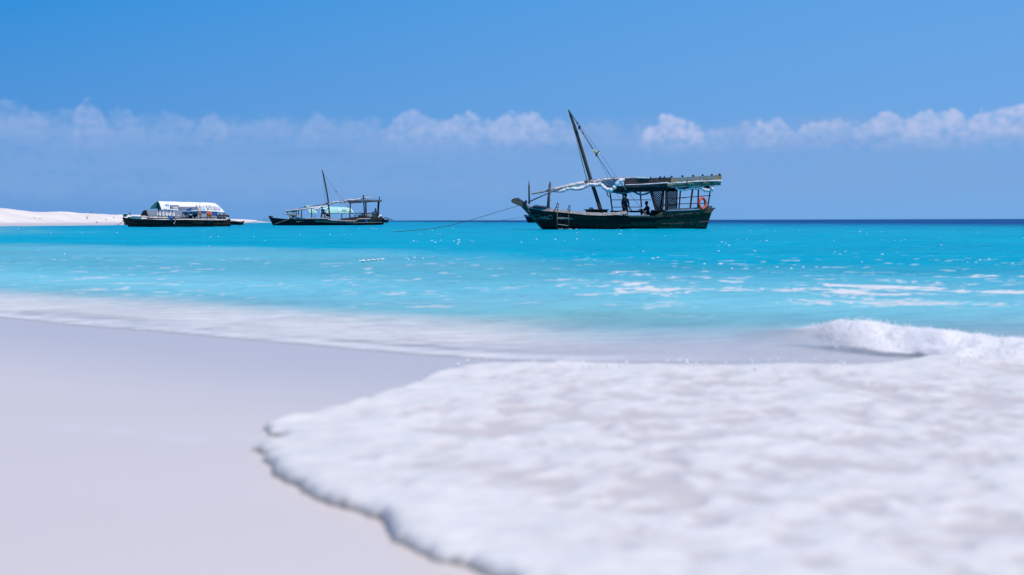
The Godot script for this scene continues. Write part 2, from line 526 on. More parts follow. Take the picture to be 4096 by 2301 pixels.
# foam that floats in streaks over the shoal
func drift_foam(x: float, d: float) -> float:
	if d > 26.0: return 0.0
	var wx := x + 0.35 * noise_b.get_noise_2d(x * 40.0, d * 30.0)
	var wd := d + 0.55 * noise_b.get_noise_2d(x * 40.0 + 200.0, d * 30.0)
	var ridge := 1.0 - absf(noise_c.get_noise_2d(wx * 165.0, wd * 150.0)) * 2.2
	var patch := noise_b.get_noise_2d(x * 75.0 + 90.0, d * 80.0)
	var fine := noise_a.get_noise_2d(x * 900.0, d * 700.0)
	var right := smoothstep(-0.5, 2.6, x)
	var zone := exp(-pow((d - lerpf(10.6, 10.2, right)) / lerpf(1.9, 2.0, right), 2.0)) * lerpf(0.34, 0.80, right)
	zone += 0.35 * exp(-pow((d - 12.9) / 0.8, 2.0)) * smoothstep(-1.0, 0.5, x)
	zone += 0.45 * exp(-pow((d - 10.3 + 0.5 * (x - 3.2)) / 0.7, 2.0)) * smoothstep(1.6, 2.6, x)
	var f := smoothstep(0.55, 0.95, ridge * 0.62 + patch * 0.85 + fine * 0.30 + zone * 0.55 - 0.27)
	var dash := smoothstep(0.42, 0.60, noise_a.get_noise_2d(x * 210.0 + 500.0, d * 170.0) + 0.30 * patch) * 0.55 * smoothstep(7.0, 8.5, d) * smoothstep(24.0, 14.0, d)
	return maxf(f * smoothstep(0.08, 0.55, zone + 0.25 * patch), dash)

func grid_mesh(rows: int, cols: int, at: Callable, tint: Callable, from_below := false) -> ArrayMesh:
	var v := PackedVector3Array()
	var c := PackedColorArray()
	v.resize(rows * cols); c.resize(rows * cols)
	for i in rows:
		for j in cols:
			var p: Vector3 = at.call(i, j)
			v[i * cols + j] = p
			c[i * cols + j] = tint.call(p)
	var n := PackedVector3Array()
	n.resize(rows * cols)
	for i in rows:
		for j in cols:
			var a := v[i * cols + mini(j + 1, cols - 1)] - v[i * cols + maxi(j - 1, 0)]
			var b := v[mini(i + 1, rows - 1) * cols + j] - v[maxi(i - 1, 0) * cols + j]
			var q := a.cross(b).normalized()
			n[i * cols + j] = q if q.y > 0.0 else -q
	var idx := PackedInt32Array()
	idx.resize((rows - 1) * (cols - 1) * 6)
	var k := 0
	var e1 := v[1] - v[0]
	var e2 := v[cols] - v[0]
	var flip := e2.cross(e1).y > 0.0
	for i in rows - 1:
		for j in cols - 1:
			var a := i * cols + j
			var b := a + 1
			var d := a + cols
			var e := d + 1
			if flip:
				idx[k] = a; idx[k + 1] = b; idx[k + 2] = e; idx[k + 3] = a; idx[k + 4] = e; idx[k + 5] = d
			else:
				idx[k] = a; idx[k + 1] = e; idx[k + 2] = b; idx[k + 3] = a; idx[k + 4] = d; idx[k + 5] = e
			k += 6
	var arr := []
	arr.resize(Mesh.ARRAY_MAX)
	arr[Mesh.ARRAY_VERTEX] = v
	arr[Mesh.ARRAY_NORMAL] = n
	arr[Mesh.ARRAY_COLOR] = c
	arr[Mesh.ARRAY_INDEX] = idx
	var m := ArrayMesh.new()
	m.add_surface_from_arrays(Mesh.PRIMITIVE_TRIANGLES, arr)
	return m

func ripples(freq: float, strength: float, seed_: int, size := 512, octaves := 4) -> NoiseTexture2D:
	var n := FastNoiseLite.new()
	n.seed = seed_
	n.noise_type = FastNoiseLite.TYPE_SIMPLEX_SMOOTH
	n.frequency = freq
	n.fractal_octaves = octaves
	var t := NoiseTexture2D.new()
	t.width = size; t.height = size; t.seamless = true
	t.as_normal_map = true
	t.bump_strength = strength
	t.noise = n
	return t

func build_sea() -> void:
	var ds := []
	var d := 4.3
	while d < 45.0:
		ds.append(d)
		d *= 1.0105
	while d < 9000.0:
		ds.append(d)
		d *= 1.045
	var cols := 800
	var at := func(i: int, j: int) -> Vector3:
		var u := 2.0 * j / (cols - 1) - 1.0
		var dd: float = ds[i]
		var x := (dd + 2.5) * (0.48 * u + 1.5 * pow(u, 7.0))
		return Vector3(x, sea_height(x, dd), -dd)
	var tint := func(p: Vector3) -> Color:
		var dd := -p.z
		var c := sea_color(p.x, dd)
		var s := dd - waterline(p.x)
		var f := drift_foam(p.x, dd)
		# froth left along the edge of the swash
		if s < 3.5:
			var g := noise_b.get_noise_2d(p.x * 60.0, dd * 75.0)
			var g2 := noise_a.get_noise_2d(p.x * 330.0, dd * 420.0)
			var lace := smoothstep(0.0, 0.5, 0.30 + 0.75 * g + 0.45 * g2) * smoothstep(2.4, 0.9, s + 0.8 * g) * smoothstep(0.5, -0.4, p.x)
			f = maxf(f, 0.70 * lace)
			var lip := exp(-pow((s - 0.02 - 0.07 * g) / 0.11, 2.0)) * smoothstep(0.9, 0.2, p.x)
			f = maxf(f, (0.85 + 0.3 * g2) * lip)
			var milk := 0.75 * smoothstep(0.0, 0.8, s) * smoothstep(2.7, 0.9, s + 0.3 * g)
			c = Color(c.r, c.g, c.b, maxf(c.a, 0.0)).lerp(Color(0.70, 0.645, 0.615, maxf(c.a, 0.85)), milk * smoothstep(0.8, -0.2, p.x))
		f = clampf(f, 0.0, 1.0)
		var streak := noise_c.get_noise_2d(p.x * 10.0 + 40.0, dd * 15.0) + 0.7 * noise_a.get_noise_2d(p.x * 34.0, dd * 52.0)
		var k := 1.0 + 0.10 * streak * smoothstep(2.0, 8.0, s)
		c = Color(c.r * k, c.g * k, c.b * k, c.a)
		c = c.lerp(Color(0.64, 0.625, 0.615, maxf(c.a, 0.95)), f)
		# the thin front of the wash ends in a wavering edge
		c.a *= smoothstep(-0.13, -0.07, s + 0.05 * noise_b.get_noise_2d(p.x * 90.0, dd * 90.0))
		return c
	var m := StandardMaterial3D.new()
	m.vertex_color_use_as_albedo = true
	m.transparency = BaseMaterial3D.TRANSPARENCY_ALPHA
	m.roughness = 0.27
	m.metallic_specular = 0.02
	m.normal_enabled = true
	m.normal_texture = ripples(0.018, 5.0, 77)
	m.normal_scale = 1.1
	m.uv1_triplanar = true
	m.uv1_world_triplanar = true
	m.uv1_scale = Vector3(0.16, 0.3, 0.42)
	structure("sea", grid_mesh(ds.size(), cols, at, tint), m)

func spread(from: float, to: float, fine0: float, fine1: float, fine: float, coarse: float) -> Array:
	var out := []
	var q := from
	while q < to:
		out.append(q)
		var away := maxf(maxf(fine0 - q, q - fine1), 0.0)
		q += lerpf(fine, coarse, clampf(away / 12.0, 0.0, 1.0))
	out.append(to)
	return out

func build_beach() -> void:
	var xs := spread(-60, 60, -3.5, 3.5, 0.03, 2.0)
	var ds := spread(-25, 70, 1.6, 7.5, 0.035, 1.5)
	var at := func(i: int, j: int) -> Vector3:
		return Vector3(xs[j], beach_height(xs[j], ds[i]), -ds[i])
	var tint := func(p: Vector3) -> Color:
		var n1 := noise_b.get_noise_2d(p.x * 16.0, p.z * 16.0)
		var n2 := noise_a.get_noise_2d(p.x * 40.0, p.z * 90.0)
		var c := Vector3(0.655, 0.565, 0.510) * (1.0 + 0.05 * n1 + 0.02 * n2)
		var soaked := smoothstep(-2.6, -0.4, -p.z - waterline(p.x) + 0.3 * n1)
		c = c.lerp(Vector3(0.515, 0.470, 0.460), soaked)
		# a trace of dried froth left by an earlier wave
		var trace := 0.0
		for q in [[-1.10, 3.31, 0.05, 0.030, 0.7], [-0.96, 3.26, 0.06, 0.028, 0.7], [-0.775, 3.13, 0.055, 0.035, 1.0], [-0.63, 3.15, 0.05, 0.025, 0.7], [-1.35, 3.36, 0.10, 0.025, 0.4]]:
			trace += q[4] * exp(-pow((p.x - q[0]) / q[2], 4.0) - pow((-p.z - q[1] + 0.5 * (p.x - q[0]) + 0.03 * n2) / q[3], 2.0))
		c = c.lerp(Vector3(0.70, 0.65, 0.62), clampf(trace * 0.8, 0, 1))
		return Color(c.x, c.y, c.z)
	var m := StandardMaterial3D.new()
	m.vertex_color_use_as_albedo = true
	m.roughness = 0.38
	m.metallic_specular = 0.55
	m.normal_enabled = true
	m.normal_texture = ripples(0.05, 3.0, 31)
	m.normal_scale = 0.25
	m.uv1_triplanar = true
	m.uv1_world_triplanar = true
	m.uv1_scale = Vector3(2.2, 2.2, 2.2)
	structure("beach", grid_mesh(ds.size(), xs.size(), at, tint), m)

# outline on the ground (x, d) of the sheet of foam that runs up the sand
const LOBE := [Vector2(-0.54, 2.80), Vector2(-0.60, 2.96), Vector2(-0.565, 3.10), Vector2(-0.635, 3.28), Vector2(-0.592, 3.47), Vector2(-0.492, 3.62), Vector2(-0.446, 3.84), Vector2(-0.38, 4.16),
	Vector2(-0.316, 4.49), Vector2(-0.23, 4.80), Vector2(-0.07, 4.95), Vector2(0.32, 4.93), Vector2(0.86, 4.87), Vector2(1.24, 4.86), Vector2(1.40, 4.98), Vector2(1.56, 5.2), Vector2(1.75, 5.32), Vector2(2.2, 5.25), Vector2(4.2, 5.0), Vector2(4.4, 2.0), Vector2(3.0, 0.7), Vector2(0.6, 1.15), Vector2(0.12, 1.6),
	Vector2(-0.13, 1.955), Vector2(-0.206, 2.09), Vector2(-0.258, 2.204), Vector2(-0.33, 2.314), Vector2(-0.399, 2.434), Vector2(-0.446, 2.525), Vector2(-0.497, 2.64)]

func lobe_distance(p: Vector2) -> float: # inside is positive
	var best := 1e9
	var inside := false
	var n := LOBE.size()
	for i in n:
		var a: Vector2 = LOBE[i]
		var b: Vector2 = LOBE[(i + 1) % n]
		var e := b - a
		var w := p - a
		var t := clampf(w.dot(e) / e.length_squared(), 0.0, 1.0)
		best = minf(best, (w - e * t).length_squared())
		if (a.y > p.y) != (b.y > p.y) and p.x < (b.x - a.x) * (p.y - a.y) / (b.y - a.y) + a.x: inside = not inside
	return sqrt(best) if inside else -sqrt(best)

func foam_edge(x: float, d: float) -> float:
	var s := lobe_distance(Vector2(x, d)) - 0.028
	if absf(s) < 0.4:
		s += 0.024 * noise_b.get_noise_2d(x * 170.0, d * 170.0) + 0.022 * noise_a.get_noise_2d(x * 420.0, d * 420.0) + 0.009 * noise_c.get_noise_2d(x * 1300.0, d * 1300.0)
	return s

func foam_cover(x: float, d: float, s: float) -> float:
	var wx := x + 0.06 * noise_a.get_noise_2d(x * 120.0, d * 90.0)
	var wd := d + 0.09 * noise_a.get_noise_2d(x * 120.0 + 300.0, d * 90.0)
	var cell := noise_c.get_noise_2d(wx * 620.0, wd * 480.0)
	var big := noise_b.get_noise_2d(x * 190.0, d * 160.0)
	var fine := noise_a.get_noise_2d(x * 1300.0, d * 1000.0)
	var solid := smoothstep(0.45, 0.04, s) * 0.75 + smoothstep(2.2, 3.3, d) * 0.0
	solid -= 0.30 * smoothstep(0.9, 2.0, x - 0.25 * (d - 2.0))
	return smoothstep(-0.42, 0.42, cell * 0.95 + big * 0.60 + fine * 0.28 + solid + 0.12)

func build_swash_foam() -> void:
	var ds := []
	var d := 1.25
	while d < 5.7:
		ds.append(d)
		d += 0.0042 * d
	var xs := []
	var x := -0.75
	while x < 4.2:
		xs.append(x)
		x += 0.0085 if x < 2.1 else 0.06
	var field := {}
	var at := func(i: int, j: int) -> Vector3:
		var px: float = xs[j]
		var pd: float = ds[i]
		var s := foam_edge(px, pd)
		var c := foam_cover(px, pd, s)
		var roll := sqrt(clampf(1.0 - pow(1.0 - clampf(s / 0.045, 0.0, 1.0), 2.0), 0.0, 1.0))
		var seaward := smoothstep(4.0, 4.8, pd)
		var thick := roll * (lerpf(0.013, 0.010, seaward) * (0.70 + 0.55 * noise_b.get_noise_2d(px * 130.0, pd * 130.0)) * exp(-maxf(s, 0.0) * 2.2) + 0.010 + 0.007 * c + (0.006 * noise_a.get_noise_2d(px * 650.0, pd * 650.0) + 0.006 * noise_b.get_noise_2d(px * 260.0, pd * 260.0)) * (0.35 + 0.65 * c))
		field[Vector2i(i, j)] = Vector2(s, c)
		return Vector3(px, beach_height(px, pd) + (thick if s > 0.0 else -0.004), -pd)
	var count := [0]
	var cols := xs.size()
	var tint := func(p: Vector3) -> Color:
		var k: int = count[0]
		count[0] += 1
		var f: Vector2 = field[Vector2i(k / cols, k % cols)]
		var white := Vector3(0.680, 0.640, 0.605)
		var film := Vector3(0.608, 0.548, 0.525)
		white *= 0.97 + 0.07 * noise_b.get_noise_2d(p.x * 330.0, p.z * 300.0) + 0.05 * noise_a.get_noise_2d(p.x * 900.0, p.z * 800.0)
		var c := film.lerp(white, f.y)
		var a := lerpf(0.88, 1.0, f.y) * smoothstep(-0.001, 0.004, f.x)
		return Color(c.x, c.y, c.z, a)
	var m := StandardMaterial3D.new()
	m.vertex_color_use_as_albedo = true
	m.transparency = BaseMaterial3D.TRANSPARENCY_ALPHA
	m.roughness = 0.55
	m.metallic_specular = 0.3
	var o := structure("swash_foam", grid_mesh(ds.size(), cols, at, tint), m)
	tag(o, "sheet of white foam running up the wet sand in a rounded lobe", "", "", "stuff")

# ---------------------------------------------------------------- the breaking wave
func build_breaker() -> void:
	var along := 420
	var across := 90
	var at := func(i: int, j: int) -> Vector3:
		var u := float(j) / (along - 1)
		var x := lerpf(1.12, 4.4, pow(u, 1.35))
		var v := float(i) / (across - 1) # 0 behind the crest, 1 at the foot in front
		var ragged := 0.06 * noise_b.get_noise_2d(x * 90.0, 7.0)
		var front := lerpf(0.14, 0.70, smoothstep(1.17, 1.85, x)) + ragged
		var d: float = crest_at(x) + lerpf(0.16, -front, v)
		var h := crest_height(x) * smoothstep(1.13, 1.42, x)
		var q := clampf((v - 0.2) / 0.72, 0.0, 1.0)
		var y := h * (pow(0.5 + 0.5 * cos(q * PI), 0.85) if v > 0.2 else lerpf(0.62, 1.0, v / 0.2))
		var end := smoothstep(1.13, 1.32, x)
		var bump := 0.040 * noise_b.get_noise_3d(x * 190.0, d * 190.0, 0) + 0.030 * noise_a.get_noise_3d(x * 420.0, d * 420.0, 5) + 0.012 * noise_a.get_noise_3d(x * 1300.0, d * 1300.0, 5)
		y += bump * end * sin(clampf(v * 1.1, 0.0, 1.0) * PI) * clampf(h / 0.09, 0.5, 1.2)
		var under := maxf(beach_height(x, d), sea_height(x, d)) + 0.003
		y = lerpf(under, maxf(y, under + 0.5 * absf(bump) * (1.0 - v)), smoothstep(1.0, 0.72, v))
		return Vector3(x, y, -d)
	var tint := func(p: Vector3) -> Color:
		var g := noise_b.get_noise_3d(p.x * 150.0, p.y * 150.0, p.z * 150.0)
		var c := Vector3(0.66, 0.63, 0.62).lerp(Vector3(0.76, 0.72, 0.70), clampf(0.5 + 1.2 * g, 0, 1))
		var d := -p.z
		var front := lerpf(0.10, 0.62, smoothstep(1.17, 1.85, p.x))
		var v := clampf((crest_at(p.x) + 0.16 - d) / (0.16 + front), 0.0, 1.0)
		var a := smoothstep(1.05, 0.86, v + 0.22 * noise_b.get_noise_2d(p.x * 240.0, d * 240.0)) * smoothstep(0.0, 0.12, v) * smoothstep(1.14, 1.42, p.x + 0.3 * g)
		return Color(c.x, c.y, c.z, clampf(a, 0.0, 1.0))
	var m: StandardMaterial3D = tinted("froth", 0.35, 0.5)
	m.transparency = BaseMaterial3D.TRANSPARENCY_ALPHA
	var o := structure("breaking_wave", grid_mesh(across, along, at, tint), m)
	tag(o, "small wave collapsing into white froth at the right edge", "", "", "stuff")
	# white drops along the crest and over the froth, put in as glints
	var rng := RandomNumberGenerator.new()
	rng.seed = 4
	var ball := SphereMesh.new()
	ball.radius = 1.0; ball.height = 2.0; ball.radial_segments = 8; ball.rings = 5
	var spots := []
	for k in 1600:
		var x := rng.randf_range(1.32, 2.4)
		var up := rng.randf()
		var d: float = crest_at(x) - up * up * 0.5 + 0.05
		var h: float = crest_height(x) * pow(cos(up * up * 1.2), 1.2)
		var r := rng.randf_range(0.0012, 0.003) * (1.5 if rng.randf() < 0.08 else 1.0)
		spots.append([Vector3(x, h + rng.randf_range(-0.005, 0.03) * (1.0 - up * 0.6), -d), r])
	for k in 70: # bubbles along the seaward edge of the sheet
		var x := rng.randf_range(-0.2, 2.0)
		var d := 4.84 + rng.randfn() * 0.12
		spots.append([Vector3(x, beach_height(x, d) + 0.022 + rng.randf() * 0.01, -d), rng.randf_range(0.002, 0.006)])
	var mm := MultiMesh.new()
	mm.transform_format = MultiMesh.TRANSFORM_3D
	mm.mesh = ball
	mm.instance_count = spots.size()
	for k in spots.size():
		mm.set_instance_transform(k, Transform3D(Basis.from_scale(Vector3.ONE * spots[k][1]), spots[k][0]))
	var drops := MultiMeshInstance3D.new()
	drops.multimesh = mm
	drops.material_override = plain("spray", 0.86, 0.86, 0.86, 0.12, 0.9)
	drops.name = "glint_drops"
	add_child(drops)
	tag(drops, "white drops and bubbles imitating glints on the crest of the small breaking wave", "", "", "stuff")

func build_flecks() -> void:
	var rng := RandomNumberGenerator.new()
	rng.seed = 21
	var ball := SphereMesh.new()
	ball.radius = 1.0; ball.height = 2.0; ball.radial_segments = 8; ball.rings = 4
	var spots := []
	var groups := []
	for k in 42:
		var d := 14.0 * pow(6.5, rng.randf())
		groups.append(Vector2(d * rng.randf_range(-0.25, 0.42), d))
	for k in 170:  # small white balls scattered to imitate sun glints on the water
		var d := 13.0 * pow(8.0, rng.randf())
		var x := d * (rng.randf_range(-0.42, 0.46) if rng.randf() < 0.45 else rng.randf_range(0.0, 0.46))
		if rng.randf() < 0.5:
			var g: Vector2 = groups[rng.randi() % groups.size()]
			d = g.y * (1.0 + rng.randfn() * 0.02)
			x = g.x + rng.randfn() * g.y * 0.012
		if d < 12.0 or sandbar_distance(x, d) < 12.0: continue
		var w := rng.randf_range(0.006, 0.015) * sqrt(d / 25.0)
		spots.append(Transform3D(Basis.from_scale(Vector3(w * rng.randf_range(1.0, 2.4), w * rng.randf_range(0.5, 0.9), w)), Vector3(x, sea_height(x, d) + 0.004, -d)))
	# foam lapping along the near side of the big dhow
	for k in 24:
		var u := lerpf(480.0, 1500.0, rng.randf())
		spots.append(Transform3D(Basis.from_scale(Vector3(rng.randf_range(0.02, 0.10), 0.014, 0.05)), dhw(u, 1330.0, 1.15 + rng.randf() * 0.25)))
	# a broken patch of floating foam alone in the shallows
	for k in 16:
		var t := rng.randf()
		var x := lerpf(-2.0, -1.76, t)
		spots.append(Transform3D(Basis.from_scale(Vector3(rng.randf_range(0.012, 0.03), 0.008, 0.05)), Vector3(x, sea_height(x, 18.0) + 0.012, -17.6 - t * 0.9 + rng.randfn() * 0.08)))
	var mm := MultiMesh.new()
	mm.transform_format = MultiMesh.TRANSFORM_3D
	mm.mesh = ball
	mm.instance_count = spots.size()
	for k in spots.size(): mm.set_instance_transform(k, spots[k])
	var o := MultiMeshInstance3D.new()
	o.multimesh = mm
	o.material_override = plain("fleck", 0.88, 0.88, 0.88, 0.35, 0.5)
	o.name = "glint_foam_flecks"
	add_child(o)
	tag(o, "scattered white flecks imitating sun glints, with some foam, on the turquoise water", "", "", "stuff")

# ---------------------------------------------------------------- the sandbar
const BAR := [Vector2(-260, 60), Vector2(-150, 84), Vector2(-90, 118), Vector2(-62, 150), Vector2(-58, 175), Vector2(-59, 200), Vector2(-67, 290), Vector2(-77, 391), Vector2(-79, 455), Vector2(-90, 470)]
const BAR_TOP := [[60.0, 2.6], [120.0, 2.6], [185.0, 2.45], [197.0, 2.38], [205.0, 1.93], [211.0, 1.86], [218.0, 2.03], [235.0, 1.98], [280.0, 1.88], [391.0, 1.45], [445.0, 1.15], [462.0, 0.7], [470.0, 0.0]]

func sandbar_distance(x: float, d: float) -> float:
	var best := 1e9
	var p := Vector2(x, d)
	for i in BAR.size() - 1:
		var a: Vector2 = BAR[i]
		var e: Vector2 = BAR[i + 1] - a
		var t := clampf((p - a).dot(e) / e.length_squared(), 0.0, 1.0)
		best = minf(best, (p - a - e * t).length())
	return best

func bar_point(t: float) -> Vector2:
	var total := 0.0
	for i in BAR.size() - 1: total += BAR[i].distance_to(BAR[i + 1])
	var left := t * total
	for i in BAR.size() - 1:
		var l: float = BAR[i].distance_to(BAR[i + 1])
		if left <= l or i == BAR.size() - 2: return BAR[i].lerp(BAR[i + 1], clampf(left / l, 0, 1))
		left -= l
	return BAR[-1]

func build_sandbar() -> void:
	var n := 420
	var m := 50
	var pts := []
	for j in n: pts.append(bar_point(float(j) / (n - 1)))
	for pass_ in 12:
		var q := pts.duplicate()
		for j in range(1, n - 1): q[j] = (pts[j - 1] + pts[j] * 2.0 + pts[j + 1]) / 4.0
		pts = q
	var at := func(i: int, j: int) -> Vector3:
		var p: Vector2 = pts[j]
		var tan_: Vector2 = (pts[mini(j + 1, n - 1)] - pts[maxi(j - 1, 0)]).normalized()
		var inland := Vector2(-tan_.y, tan_.x)
		var w := lerpf(-9.0, 60.0, pow(float(i) / (m - 1), 1.5))
		var q := p + inland * w + inland * 1.6 * noise_b.get_noise_2d(p.x * 2.0, p.y * 2.0)
		var top: float = smooth_table(BAR_TOP, p.y)
		var h := top * smoothstep(0.0, 15.0, w) - 0.035 * maxf(-w, 0.0)
		h += 0.035 * w * smoothstep(6.0, 0.0, w) * (1.0 if w > 0.0 else 0.0)
		h *= 1.0 - smoothstep(38.0, 60.0, w) * 1.1
		h += smoothstep(2.0, 9.0, w) * (0.22 * noise_b.get_noise_2d(q.x * 7.0, q.y * 5.0) + 0.13 * noise_a.get_noise_2d(q.x * 18.0, q.y * 18.0)) * clampf(top, 0.2, 1.0)
		return Vector3(q.x, h, -q.y)
	var tint := func(p: Vector3) -> Color:
		var wet := smoothstep(0.50, 0.22, p.y + 0.1 * noise_b.get_noise_2d(p.x * 6.0, p.z * 6.0))
		var g := noise_b.get_noise_2d(p.x * 14.0, p.z * 14.0)
		var c := (Vector3(0.70, 0.62, 0.58) * (1.0 + 0.16 * g)).lerp(Vector3(0.46, 0.425, 0.45), wet)
		return Color(c.x, c.y, c.z)
	structure("sandbar", grid_mesh(m, n, at, tint), tinted("bar_sand", 0.2, 0.9))
	# what the tide left on it: dry twigs and two stakes
	var rng := RandomNumberGenerator.new()
	rng.seed = 8
	var twigs := [[-67.4, 212.0, 1.0, "bushy dry twig sticking up from the middle of the sandbar"], [-64.5, 181.8, 0.8, "flat dark drift branch lying on the left part of the sandbar"],
		[-65.9, 217.0, 0.7, "thin upright twig on the sandbar close to the left boat"], [-69.1, 232.0, 0.7, "shortest twig on the sandbar just left of the moored boats"], [-62.0, 199.5, 0.6, "small twig low on the sandbar near the waterline"]]
	for k in twigs.size():
		var q: Array = twigs[k]
		var y := ray_ground(q[0], q[1])
		var st := mb()
		for b in 5:
			var flat := k == 1
			var tip: Vector3 = Vector3(rng.randf_range(-0.5, 0.5) * (2.4 if flat else 0.7), rng.randf_range(0.12, 0.3) if flat else rng.randf_range(0.35, 0.8), rng.randf_range(-0.3, 0.3)) * q[2]
			tube(st, curve([Vector3(0, -0.1, 0), tip * 0.5 + Vector3(0.03, 0.02, 0), tip], 3), [0.03, 0.025, 0.02, 0.015, 0.012, 0.01, 0.006], 5)
		var o := part(self, "driftwood_twig", st, mats["dark_timber"])
		o.position = Vector3(q[0], y, -q[1])
		tag(o, q[3], "driftwood", "dry twigs on the sandbar")
	for k in 2:
		var st := mb()
		tube(st, [Vector3(0, -0.3, 0), Vector3(0.02, 0.15, 0), Vector3(0.03, 0.5 - 0.08 * k, 0)], [0.05, 0.045, 0.035], 7)
		var o := part(self, "stake", st, mats["brown_timber"])
		var x := -78.9 + k * 0.42
		o.position = Vector3(x, ray_ground(x, 250.0), -250.0)
		tag(o, ["taller reddish stake on the crest of the sandbar", "shorter reddish stake beside its twin on the crest of the sandbar"][k], "stake", "stakes on the sandbar")

func ray_ground(x: float, d: float) -> float: # height of the sandbar there, from the same profile
	var best := 1e9
	var w := 0.0
	var at_d := d
	for i in 200:
		var p := bar_point(i / 199.0)
		var l := p.distance_to(Vector2(x, d))
		if l < best:
			best = l; w = l; at_d = p.y
	var top: float = smooth_table(BAR_TOP, at_d)
	return top * smoothstep(0.0, 15.0, w) * (1.0 - smoothstep(38.0, 60.0, w) * 1.1) - 0.05

# ---------------------------------------------------------------- boats
# A hull built of strakes. sheer: outline of its top edge from stem to stern (x, y); foot: x of stem and stern at the waterline.
class Hull:
	var sheer: Array
	var foot: Vector2
	var beam_: float
	var stern := 0.7      # width at the stern, share of the beam
	var low := -0.45
	var full := 0.45      # where the full width is reached
	func top_y(x: float) -> float:
		if x <= sheer[0].x: return sheer[0].y
		for i in sheer.size() - 1:
			if x <= sheer[i + 1].x:
				return lerpf(sheer[i].y, sheer[i + 1].y, (x - sheer[i].x) / (sheer[i + 1].x - sheer[i].x))
		return sheer[-1].y
	func width(s: float) -> float:
		var w := 1.0 - pow(1.0 - clampf(s / full, 0.0, 1.0), 2.3)
		w = 0.04 + 0.96 * w
		return beam_ * 0.5 * w * lerpf(1.0, stern, smoothstep(0.6, 1.0, s))
	func at(s: float, t: float, side: float, out := 0.0) -> Vector3:
		var x1 := lerpf(sheer[0].x, sheer[-1].x, s)
		var y1 := top_y(x1)
		var x0 := lerpf(foot.x, foot.y, s)
		var y := lerpf(low, y1, t)
		var k := y / y1                       # 0 at the waterline, 1 at the sheer; the stem and stern are straight
		var x := lerpf(x0, x1, k)
		var z := width(s) * lerpf(0.55, 1.0, pow(maxf(t, 0.0), 0.75))
		return Vector3(x, y, side * (z + out))

func add_hull(boat: Node3D, h: Hull, shell: Material, picks: Callable, strakes: int, lengths: int, seed_: int, deck_drop := 0.25) -> MeshInstance3D:
	var st := mb(true)
	var n := 28
	var m := 8
	for side in [-1.0, 1.0]:
		for i in n:
			for j in m:
				var s0 := float(i) / n
				var s1 := float(i + 1) / n
				var t0 := float(j) / m
				var t1 := float(j + 1) / m
				var a := h.at(s0, t0, side, -0.035)
				quad_from(st, a, h.at(s1, t0, side, -0.035), h.at(s1, t1, side, -0.035), h.at(s0, t1, side, -0.035), Vector3(a.x, a.y, 0))
	st.set_smooth_group(-1)
	for j in m: # transom and stem
		for e in [0.0, 1.0]:
			var t0 := float(j) / m
			var t1 := float(j + 1) / m
			var p := h.at(e, t0, -1)
			quad_from(st, p, h.at(e, t0, 1), h.at(e, t1, 1), h.at(e, t1, -1), p + Vector3(1 if e == 0.0 else -1, 0, 0))
	for i in n: # deck
		var s0 := float(i) / n
		var s1 := float(i + 1) / n
		var d := Vector3(0, -deck_drop, 0)
		var a := h.at(s0, 1, -1, -0.03) + d
		quad_from(st, a, h.at(s1, 1, -1, -0.03) + d, h.at(s1, 1, 1, -0.03) + d, h.at(s0, 1, 1, -0.03) + d, a + d * 4)
	var hull := part(boat, "hull", st, shell)
	var rng := RandomNumberGenerator.new()
	rng.seed = seed_
	for j in strakes:
		var cuts := [0.0]
		for k in lengths - 1: cuts.append((k + 1.0) / lengths + rng.randf_range(-0.08, 0.08))
		cuts.append(1.0)
		for k in lengths:
			var pl := mb()
			var t0: float = (j + 0.03) / strakes
			var t1: float = (j + 0.97) / strakes
			var s0: float = cuts[k] + 0.0012
			var s1: float = cuts[k + 1] - 0.0012
			var o0 := rng.randf_range(0.012, 0.030)
			var o1 := o0 - rng.randf_range(0.0, 0.012)
			var steps := 9
			for i in steps:
				var p := lerpf(s0, s1, float(i) / steps)
				var q := lerpf(s0, s1, (i + 1.0) / steps)
				var inside := h.at((p + q) / 2, (t0 + t1) / 2, 1, -0.3)
				var a := h.at(p, t0, 1, o0)
				var b := h.at(q, t0, 1, o0)
				var c := h.at(q, t1, 1, o1)
				var d := h.at(p, t1, 1, o1)
				quad_from(pl, a, b, c, d, inside)
				quad_from(pl, a, b, h.at(q, t0, 1, -0.03), h.at(p, t0, 1, -0.03), (a + d) / 2)
				quad_from(pl, d, c, h.at(q, t1, 1, -0.03), h.at(p, t1, 1, -0.03), (a + d) / 2)
			for e in [s0, s1]:
				quad_from(pl, h.at(e, t0, 1, o0), h.at(e, t1, 1, o1), h.at(e, t1, 1, -0.03), h.at(e, t0, 1, -0.03), h.at((s0 + s1) / 2, t0, 1))
			part(hull, "plank", pl, picks.call((s0 + s1) / 2, (t0 + t1) / 2, rng.randi() % 3))
	return hull

func v2(list: Array, f: Callable) -> Array: # outline points of the boat's own drawing -> metres
	var out := []
	for p in list: out.append(f.call(p[0], p[1], p[2] if p.size() > 2 else 0.0))
	return out

func flat2(list: Array, f: Callable) -> Array:
	var out := []
	for p in list:
		var q: Vector3 = f.call(p[0], p[1], 0.0)
		out.append(Vector2(q.x, q.y))
	return out

func rope(boat: Node3D, pts: Array, r: float, m: String, called := "rope", sag := 0.0) -> void:
	var st := mb(true)
	var path := []
	for i in pts.size() - 1:
		for k in 6:
			var t := k / 6.0
			path.append(pts[i].lerp(pts[i + 1], t) - Vector3(0, sag * 4 * t * (1 - t), 0))
	path.append(pts[-1])
	tube(st, path, [r], 6)
	part(boat, called, st, mats[m])

func bar(boat: Node3D, called: String, p: Vector3, q: Vector3, w: float, h: float, m: String, taper := 1.0) -> void:
	var st := mb()
	beam(st, p, q, w, h, taper)
	part(boat, called, st, mats[m])

